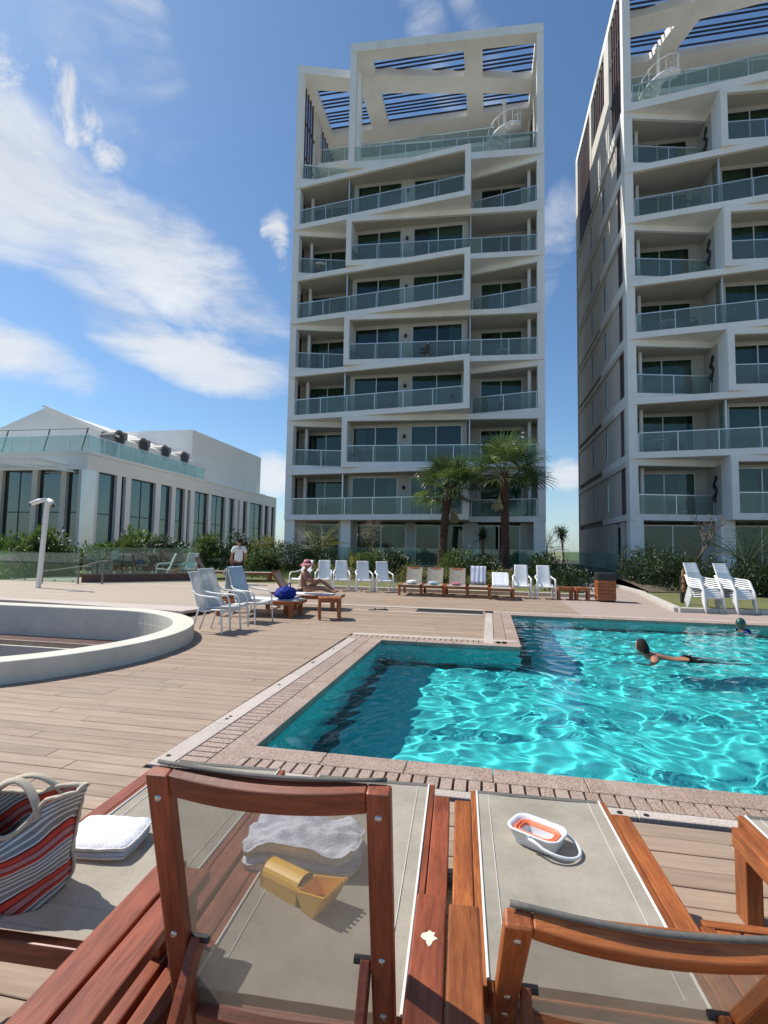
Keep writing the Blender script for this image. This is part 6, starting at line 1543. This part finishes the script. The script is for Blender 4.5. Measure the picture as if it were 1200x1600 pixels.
# ================================================================== PEOPLE
def skin_mesh(name, J, E_, mat, parent, root, sub=2, keep=None):
    keys = list(J); me = bpy.data.meshes.new(name); me.from_pydata([J[k][0] for k in keys], [(keys.index(a), keys.index(b_)) for a, b_ in E_], [])
    me.materials.append(mat); o = link(bpy.data.objects.new(name, me), parent)
    md = o.modifiers.new('skin', 'SKIN'); md.use_smooth_shade = True; md.branch_smoothing = 0.5
    sv = me.skin_vertices[0].data if me.skin_vertices else None
    if sv is None:
        bm = bmesh.new(); bm.from_mesh(me); ly = bm.verts.layers.skin.verify(); bm.to_mesh(me); bm.free(); sv = me.skin_vertices[0].data
    for i, k in enumerate(keys):
        r_ = J[k][1]; sv[i].radius = r_ if isinstance(r_, tuple) else (r_, r_); sv[i].use_root = (k == root)
    s_ = o.modifiers.new('sub', 'SUBSURF'); s_.levels = sub; s_.render_levels = sub
    return o
M['skin_tan'] = pm('tan_skin', (0.42, 0.20, 0.115), (0.36, 0.165, 0.095), scale=5, rough=0.5); M['skin_brown'] = pm('brown_skin', (0.30, 0.145, 0.085), (0.25, 0.12, 0.07), scale=5, rough=0.5)
M['hair'] = pm('dark_hair', (0.018, 0.012, 0.010), (0.03, 0.02, 0.015), scale=30, rough=0.85, bump=0.8, bscale=60, spec=0.2)
M['tee'] = cloth('white_tee', (0.80, 0.80, 0.80), (0.74, 0.74, 0.75), 60, 0.3); M['shorts'] = cloth('dark_shorts', (0.035, 0.033, 0.035), (0.05, 0.047, 0.05), 60, 0.3)
M['hatpink'] = cloth('pink_hat', (0.62, 0.26, 0.26), (0.55, 0.20, 0.21), 80, 0.5); M['hatband'] = pm('dark_band', (0.10, 0.02, 0.03), rough=0.8)
def head(parent, c, r, yaw, skin, up=Vector((0, 0, 1)), sub=1):
    """a head with brow, nose, mouth, chin, ears; faces +y of its own frame; r is half the head height"""
    H_ = bpy.data.objects.new('head', None)
    m = MB(); nu, nv = 28, 20
    def fn(u, v):
        a = 2 * PI * u; e = PI * (v - .5); d = Vector((math.sin(a) * math.cos(e), math.cos(a) * math.cos(e), math.sin(e)))
        x, y, z = d.x * 0.70, d.y * 0.84, d.z * 1.0
        if d.z < 0: x *= 1 - 0.22 * (-d.z) ** 1.5; y *= 1 - 0.05 * (-d.z)
        if d.y > 0.3:
            f = (d.y - 0.3) / 0.7
            nose = math.exp(-(d.x / 0.13) ** 2) * math.exp(-((d.z + 0.12) / 0.17) ** 2); y += 0.20 * nose * f
            eye = (math.exp(-((d.x - 0.33) / 0.15) ** 2) + math.exp(-((d.x + 0.33) / 0.15) ** 2)) * math.exp(-((d.z - 0.08) / 0.10) ** 2); y -= 0.085 * eye * f
            y += 0.05 * math.exp(-((d.z - 0.26) / 0.08) ** 2) * f; y += 0.05 * math.exp(-(d.x / 0.22) ** 2) * math.exp(-((d.z + 0.48) / 0.08) ** 2) * f
            y += 0.06 * math.exp(-(d.x / 0.2) ** 2) * math.exp(-((d.z + 0.80) / 0.12) ** 2) * f
        return (x * r, y * r, z * r)
    m.grid(fn, nu, nv)
    for sx in (-1, 1): m.lathe([(0.0, 0.0), (0.13 * r, 0.0), (0.20 * r, 0.05 * r), (0.14 * r, 0.10 * r)], 10, (sx * 0.70 * r, -0.05 * r, -0.05 * r))
    o = m.build('head', skin, parent, smooth=True); o.location = c; o.rotation_euler = (0, 0, yaw)
    for sx in (-1, 1):
        MB().lathe([(0.0, -0.05 * r), (0.045 * r, -0.03 * r), (0.06 * r, 0), (0.045 * r, 0.03 * r), (0.0, 0.05 * r)], 8, (sx * 0.26 * r, 0.70 * r, 0.08 * r)).build('eye', M['dark'], o, smooth=True)
    MB().tube([(-0.17 * r, 0.775 * r, -0.48 * r), (0, 0.815 * r, -0.47 * r), (0.17 * r, 0.775 * r, -0.48 * r)], 0.022 * r, 6).build('mouth', M['hatband'], o, smooth=True)
    return o
def hand(parent, wrist, d, palm_n, size, mat, curl=0.5, side=1):
    """palm and five fingers from the wrist along d"""
    d = Vector(d).normalized(); n = Vector(palm_n).normalized(); s_ = d.cross(n).normalized() * side; w = Vector(wrist)
    J = {}; E_ = []
    J['w'] = (tuple(w), size * 0.15); J['p'] = (tuple(w + d * size * 0.28), (size * 0.22, size * 0.11)); E_.append(('w', 'p'))
    for k, (o_, ln) in enumerate(((-0.16, 0.36), (-0.055, 0.42), (0.055, 0.45), (0.16, 0.40))):
        b_ = w + d * size * 0.50 + s_ * size * o_; c1 = b_ + (d * (1 - 0.3 * curl) + n * curl * 0.7).normalized() * size * ln * .55; c2 = c1 + (d * (1 - curl) + n * curl).normalized() * size * ln * .5
        J[f'a{k}'] = (tuple(b_), size * 0.058); J[f'b{k}'] = (tuple(c1), size * 0.048); J[f'c{k}'] = (tuple(c2), size * 0.038); E_ += [('p', f'a{k}'), (f'a{k}', f'b{k}'), (f'b{k}', f'c{k}')]
    t0 = w + d * size * 0.18 + s_ * size * 0.20; t1 = t0 + (d * 0.7 + s_ * 0.6 + n * .2).normalized() * size * 0.26; J['t0'] = (tuple(t0), size * 0.065); J['t1'] = (tuple(t1), size * 0.05); E_ += [('w', 't0'), ('t0', 't1')]
    return skin_mesh('hand', J, E_, mat, parent, 'w', 1)
# standing man, seen from behind
mn = thing('person', 'person standing in a white t-shirt, dark shorts and cap, seen from behind', 'person', (-5.42, 19.3, 0.06), 0.55)
J = {'pel': ((0, 0, 0.95), (0.15, 0.11)), 'wai': ((0, 0, 1.08), (0.14, 0.10)), 'che': ((0, 0.0, 1.30), (0.165, 0.115)), 'nk0': ((0, 0, 1.46), (0.09, 0.075)), 'nk': ((0, 0.01, 1.53), 0.055), 'hd': ((0, 0.02, 1.60), 0.055)}
E_ = [('pel', 'wai'), ('wai', 'che'), ('che', 'nk0'), ('nk0', 'nk'), ('nk', 'hd')]
for sx, q in ((-1, 'l'), (1, 'r')):
    J |= {q + 'h': ((sx * 0.095, 0, 0.88), 0.095), q + 'k': ((sx * 0.11, 0.03 + 0.05 * sx, 0.49), 0.06), q + 'c': ((sx * 0.115, -0.03 + 0.05 * sx, 0.32), 0.055), q + 'a': ((sx * 0.12, -0.05 + 0.05 * sx, 0.09), 0.038), q + 'f': ((sx * 0.13, 0.10 + 0.05 * sx, 0.035), (0.045, 0.03)),
          q + 's': ((sx * 0.185, 0, 1.42), 0.062), q + 'e': ((sx * 0.265, -0.02, 1.15), 0.043), q + 'w': ((sx * 0.26, 0.10, 0.93), 0.030)}
    E_ += [('pel', q + 'h'), (q + 'h', q + 'k'), (q + 'k', q + 'c'), (q + 'c', q + 'a'), (q + 'a', q + 'f'), ('nk0', q + 's'), (q + 's', q + 'e'), (q + 'e', q + 'w')]
skin_mesh('body', J, E_, M['skin_tan'], mn, 'pel')
hd = head(mn, (0, 0.03, 1.66), 0.115, 0.2, M['skin_tan'])
for sx in (-1, 1): hand(mn, (sx * 0.26, 0.10, 0.93), (0, 0.25, -1), (-sx, 0.1, 0), 0.17, M['skin_tan'], 0.45, sx)
Jt = {'a': ((0, 0, 0.84), (0.18, 0.14)), 'b': ((0, 0, 1.10), (0.165, 0.125)), 'c': ((0, 0, 1.30), (0.185, 0.135)), 'd': ((0, 0, 1.455), (0.10, 0.09)), 'ls': ((-0.19, 0, 1.425), 0.078), 'le': ((-0.255, -0.01, 1.22), 0.072), 'rs': ((0.19, 0, 1.425), 0.078), 're': ((0.255, -0.01, 1.22), 0.072)}
skin_mesh('t_shirt', Jt, [('a', 'b'), ('b', 'c'), ('c', 'd'), ('d', 'ls'), ('ls', 'le'), ('d', 'rs'), ('rs', 're')], M['tee'], mn, 'a')
Js = {'a': ((0, 0, 0.96), (0.17, 0.13)), 'l': ((-0.10, 0, 0.84), 0.115), 'lk': ((-0.112, -0.01, 0.54), 0.10), 'r': ((0.10, 0, 0.84), 0.115), 'rk': ((0.112, 0.06, 0.54), 0.10)}
skin_mesh('shorts', Js, [('a', 'l'), ('l', 'lk'), ('a', 'r'), ('r', 'rk')], M['shorts'], mn, 'a')
MB().grid(lambda u, v: (0.092 * math.cos(2 * PI * u) * math.cos(v * 1.5), 0.105 * math.sin(2 * PI * u) * math.cos(v * 1.5), 0.03 + 0.10 * math.sin(v * 1.55)), 20, 8).build('cap', M['shorts'], hd, smooth=True)
MB().prism([(0.075 * math.cos(a), 0.085 + 0.09 * math.sin(a)) for a in [PI * k / 10 for k in range(11)]], 0.028, 0.038).build('cap_peak', M['shorts'], hd)
MB().grid(lambda u, v: (0.088 * math.cos(2 * PI * u) * math.cos(v * 1.5), -0.010 + 0.102 * math.sin(2 * PI * u) * math.cos(v * 1.5), -0.06 * (1 - v) * (1 - math.sin(2 * PI * u)) * 0.5 + 0.02 + 0.09 * math.sin(v * 1.55)), 20, 8).build('hair', M['hair'], hd, smooth=True)
MB().box(-0.075, 0.085, -0.1335, -0.1315, 1.385, 1.402).build('shirt_print', M['shorts'], mn)

# sunbather in the pink hat: sits on her lounger facing its foot (+y of the lounger frame)
wm = thing('person', 'person in a pink sun hat sitting upright on a wooden lounger', 'person', lw_(WF, 0, -1.02, RAIL_Z + 0.02), LD)
J = {'pel': ((0, 0, 0.12), (0.17, 0.12)), 'wai': ((0, -0.03, 0.27), (0.135, 0.10)), 'che': ((0, 0.0, 0.42), (0.15, 0.11)), 'nk0': ((0, 0.03, 0.55), (0.08, 0.065)), 'nk': ((0, 0.05, 0.61), 0.048), 'hd': ((0, 0.07, 0.66), 0.045)}
E_ = [('pel', 'wai'), ('wai', 'che'), ('che', 'nk0'), ('nk0', 'nk'), ('nk', 'hd')]
for sx, q, kz in ((-1, 'l', 0.34), (1, 'r', 0.16)):
    J |= {q + 'h': ((sx * 0.10, 0.06, 0.10), 0.095), q + 'k': ((sx * 0.12, 0.42 + (0.05 if sx > 0 else -.02), kz), 0.058), q + 'c': ((sx * 0.12, 0.58, kz * 0.62 + 0.02), 0.052), q + 'a': ((sx * 0.11, 0.78, 0.065), 0.036), q + 'f': ((sx * 0.13, 0.90, 0.07), (0.042, 0.03)),
          q + 's': ((sx * 0.165, 0.03, 0.53), 0.055), q + 'e': ((sx * 0.22, 0.17, 0.33), 0.040), q + 'w': ((sx * 0.15, 0.36, 0.34 if sx < 0 else 0.30), 0.028)}
    E_ += [('pel', q + 'h'), (q + 'h', q + 'k'), (q + 'k', q + 'c'), (q + 'c', q + 'a'), (q + 'a', q + 'f'), ('nk0', q + 's'), (q + 's', q + 'e'), (q + 'e', q + 'w')]
skin_mesh('body', J, E_, M['skin_tan'], wm, 'pel')
hd = head(wm, (0, 0.085, 0.735), 0.105, 0.35, M['skin_tan'])
for sx in (-1, 1): hand(wm, (sx * 0.15, 0.36, 0.34 if sx < 0 else 0.30), (-sx * 0.2, 1, -0.2), (0, 0, -1), 0.15, M['skin_tan'], 0.5, sx)
skin_mesh('swim_bottom', {'a': ((0, -0.01, 0.19), (0.165, 0.12)), 'b': ((0, 0.0, 0.10), (0.182, 0.13)), 'l': ((-0.10, 0.09, 0.10), 0.104), 'r': ((0.10, 0.09, 0.10), 0.104)}, [('a', 'b'), ('b', 'l'), ('b', 'r')], M['blackcloth'], wm, 'b')
skin_mesh('swim_top', {'a': ((-0.085, 0.085, 0.415), 0.062), 'm': ((0, 0.10, 0.41), 0.02), 'b': ((0.085, 0.085, 0.415), 0.062)}, [('a', 'm'), ('m', 'b')], M['pinkcloth'], wm, 'm')
MB().lathe([(0.0, 0.135), (0.05, 0.13), (0.088, 0.10), (0.098, 0.04), (0.13, 0.025), (0.175, 0.0), (0.195, -0.03), (0.19, -0.032), (0.10, 0.02)], 24).build('sun_hat', M['hatpink'], hd, smooth=True)
MB().lathe([(0.0995, 0.035), (0.103, 0.05), (0.098, 0.072)], 24).build('hat_band', M['hatband'], hd, smooth=True)
MB().box(-0.065, 0.065, 0.082, 0.098, -0.004, 0.022).build('sunglasses', M['dark'], hd, bevel=0.008)

# swimmer with dark hair, body stretched to the right; second swimmer with a green cap
SW = pw(4.22, 4.85, WZ)
sw = thing('person', 'person with dark wet hair swimming in the middle of the pool', 'person', SW, -TH)
J = {'pel': ((0.62, 0.10, -0.06), (0.15, 0.10)), 'wai': ((0.45, 0.07, -0.07), (0.13, 0.09)), 'che': ((0.25, 0.03, -0.01), (0.17, 0.105)), 'nk0': ((0.10, 0.01, 0.03), (0.09, 0.07)), 'nk': ((0.05, 0.0, 0.05), 0.05), 'hd': ((0.02, 0, 0.10), 0.05)}
E_ = [('pel', 'wai'), ('wai', 'che'), ('che', 'nk0'), ('nk0', 'nk'), ('nk', 'hd')]
for sx, q in ((-1, 'l'), (1, 'r')):
    J |= {q + 'h': ((0.70, 0.12 + sx * 0.10, -0.06), 0.09), q + 'k': ((1.05, 0.18 + sx * 0.16, -0.14), 0.055), q + 'a': ((1.42, 0.22 + sx * 0.12, -0.20), 0.035), q + 'f': ((1.55, 0.24 + sx * 0.14, -0.20), 0.03),
          q + 's': ((0.14, sx * 0.19, 0.0), 0.066), q + 'e': ((0.0, sx * 0.40, -0.10), 0.04), q + 'w': ((-0.22, sx * 0.34, -0.10), 0.028)}
    E_ += [('pel', q + 'h'), (q + 'h', q + 'k'), (q + 'k', q + 'a'), (q + 'a', q + 'f'), ('nk0', q + 's'), (q + 's', q + 'e'), (q + 'e', q + 'w')]
skin_mesh('body', J, E_, M['skin_tan'], sw, 'pel')
for sx in (-1, 1): hand(sw, (-0.22, sx * 0.34, -0.10), (-1, -sx * 0.4, 0), (0, 0, -1), 0.16, M['skin_tan'], 0.2, sx)
skin_mesh('swim_shorts', {'a': ((0.56, 0.09, -0.045), (0.158, 0.115)), 'l': ((0.72, 0.02, -0.06), 0.105), 'lk': ((0.90, 0.02, -0.12), 0.08), 'r': ((0.72, 0.22, -0.06), 0.105), 'rk': ((0.90, 0.30, -0.12), 0.08)}, [('a', 'l'), ('l', 'lk'), ('a', 'r'), ('r', 'rk')], M['blackcloth'], sw, 'a')
hd = head(sw, (-0.01, 0.0, 0.17), 0.118, math.radians(20), M['skin_tan'])
MB().grid(lambda u, v: (0.090 * math.cos(2 * PI * u) * math.cos(v * 1.5), -0.012 + 0.104 * math.sin(2 * PI * u) * math.cos(v * 1.5) - 0.02 * (1 - v), -0.055 * (1 - v) * (1 - math.sin(2 * PI * u)) + 0.03 + 0.10 * math.sin(v * 1.55)), 24, 10).build('hair', M['hair'], hd, smooth=True)
S2 = pw(7.15, 8.35, WZ)
s2 = thing('person', 'person in a dark green swim cap at the far right of the pool', 'person', S2, -TH)
J = {'pel': ((0.3, 0.05, -0.5), (0.14, 0.10)), 'wai': ((0.2, 0.04, -0.32), (0.13, 0.09)), 'che': ((0.08, 0.02, -0.12), (0.15, 0.10)), 'nk0': ((0.03, 0.0, 0.0), (0.08, 0.06)), 'nk': ((0.01, 0.0, 0.05), 0.05), 'hd': ((0, 0, 0.09), 0.05)}
E_ = [('pel', 'wai'), ('wai', 'che'), ('che', 'nk0'), ('nk0', 'nk'), ('nk', 'hd')]
for sx, q in ((-1, 'l'), (1, 'r')):
    J |= {q + 's': ((0.04, sx * 0.17, -0.04), 0.055), q + 'e': ((0.12, sx * 0.38, -0.12), 0.04), q + 'w': ((-0.12, sx * 0.5, -0.12), 0.028), q + 'h': ((0.36, 0.05 + sx * 0.1, -0.58), 0.085), q + 'k': ((0.6, 0.05 + sx * 0.13, -0.85), 0.05)}
    E_ += [('nk0', q + 's'), (q + 's', q + 'e'), (q + 'e', q + 'w'), ('pel', q + 'h'), (q + 'h', q + 'k')]
skin_mesh('body', J, E_, M['skin_brown'], s2, 'pel')
skin_mesh('rash_top', {'b': ((0.2, 0.04, -0.30), (0.145, 0.105)), 'c': ((0.08, 0.02, -0.11), (0.165, 0.115)), 'd': ((0.03, 0, 0.015), (0.085, 0.07)), 'ls': ((0.04, -0.175, -0.03), 0.07), 'rs': ((0.04, 0.175, -0.03), 0.07)}, [('b', 'c'), ('c', 'd'), ('d', 'ls'), ('d', 'rs')], M['blue'], s2, 'c')
hd = head(s2, (0.0, 0.0, 0.165), 0.118, math.radians(-60), M['skin_brown'])
M['capgreen'] = pm('green_swim_cap', (0.012, 0.055, 0.045), (0.018, 0.07, 0.055), scale=3, rough=0.35)
MB().grid(lambda u, v: (0.090 * math.cos(2 * PI * u) * math.cos(v * 1.5), -0.012 + 0.106 * math.sin(2 * PI * u) * math.cos(v * 1.5), -0.03 * (1 - v) + 0.025 + 0.10 * math.sin(v * 1.55)), 24, 10).build('swim_cap', M['capgreen'], hd, smooth=True)
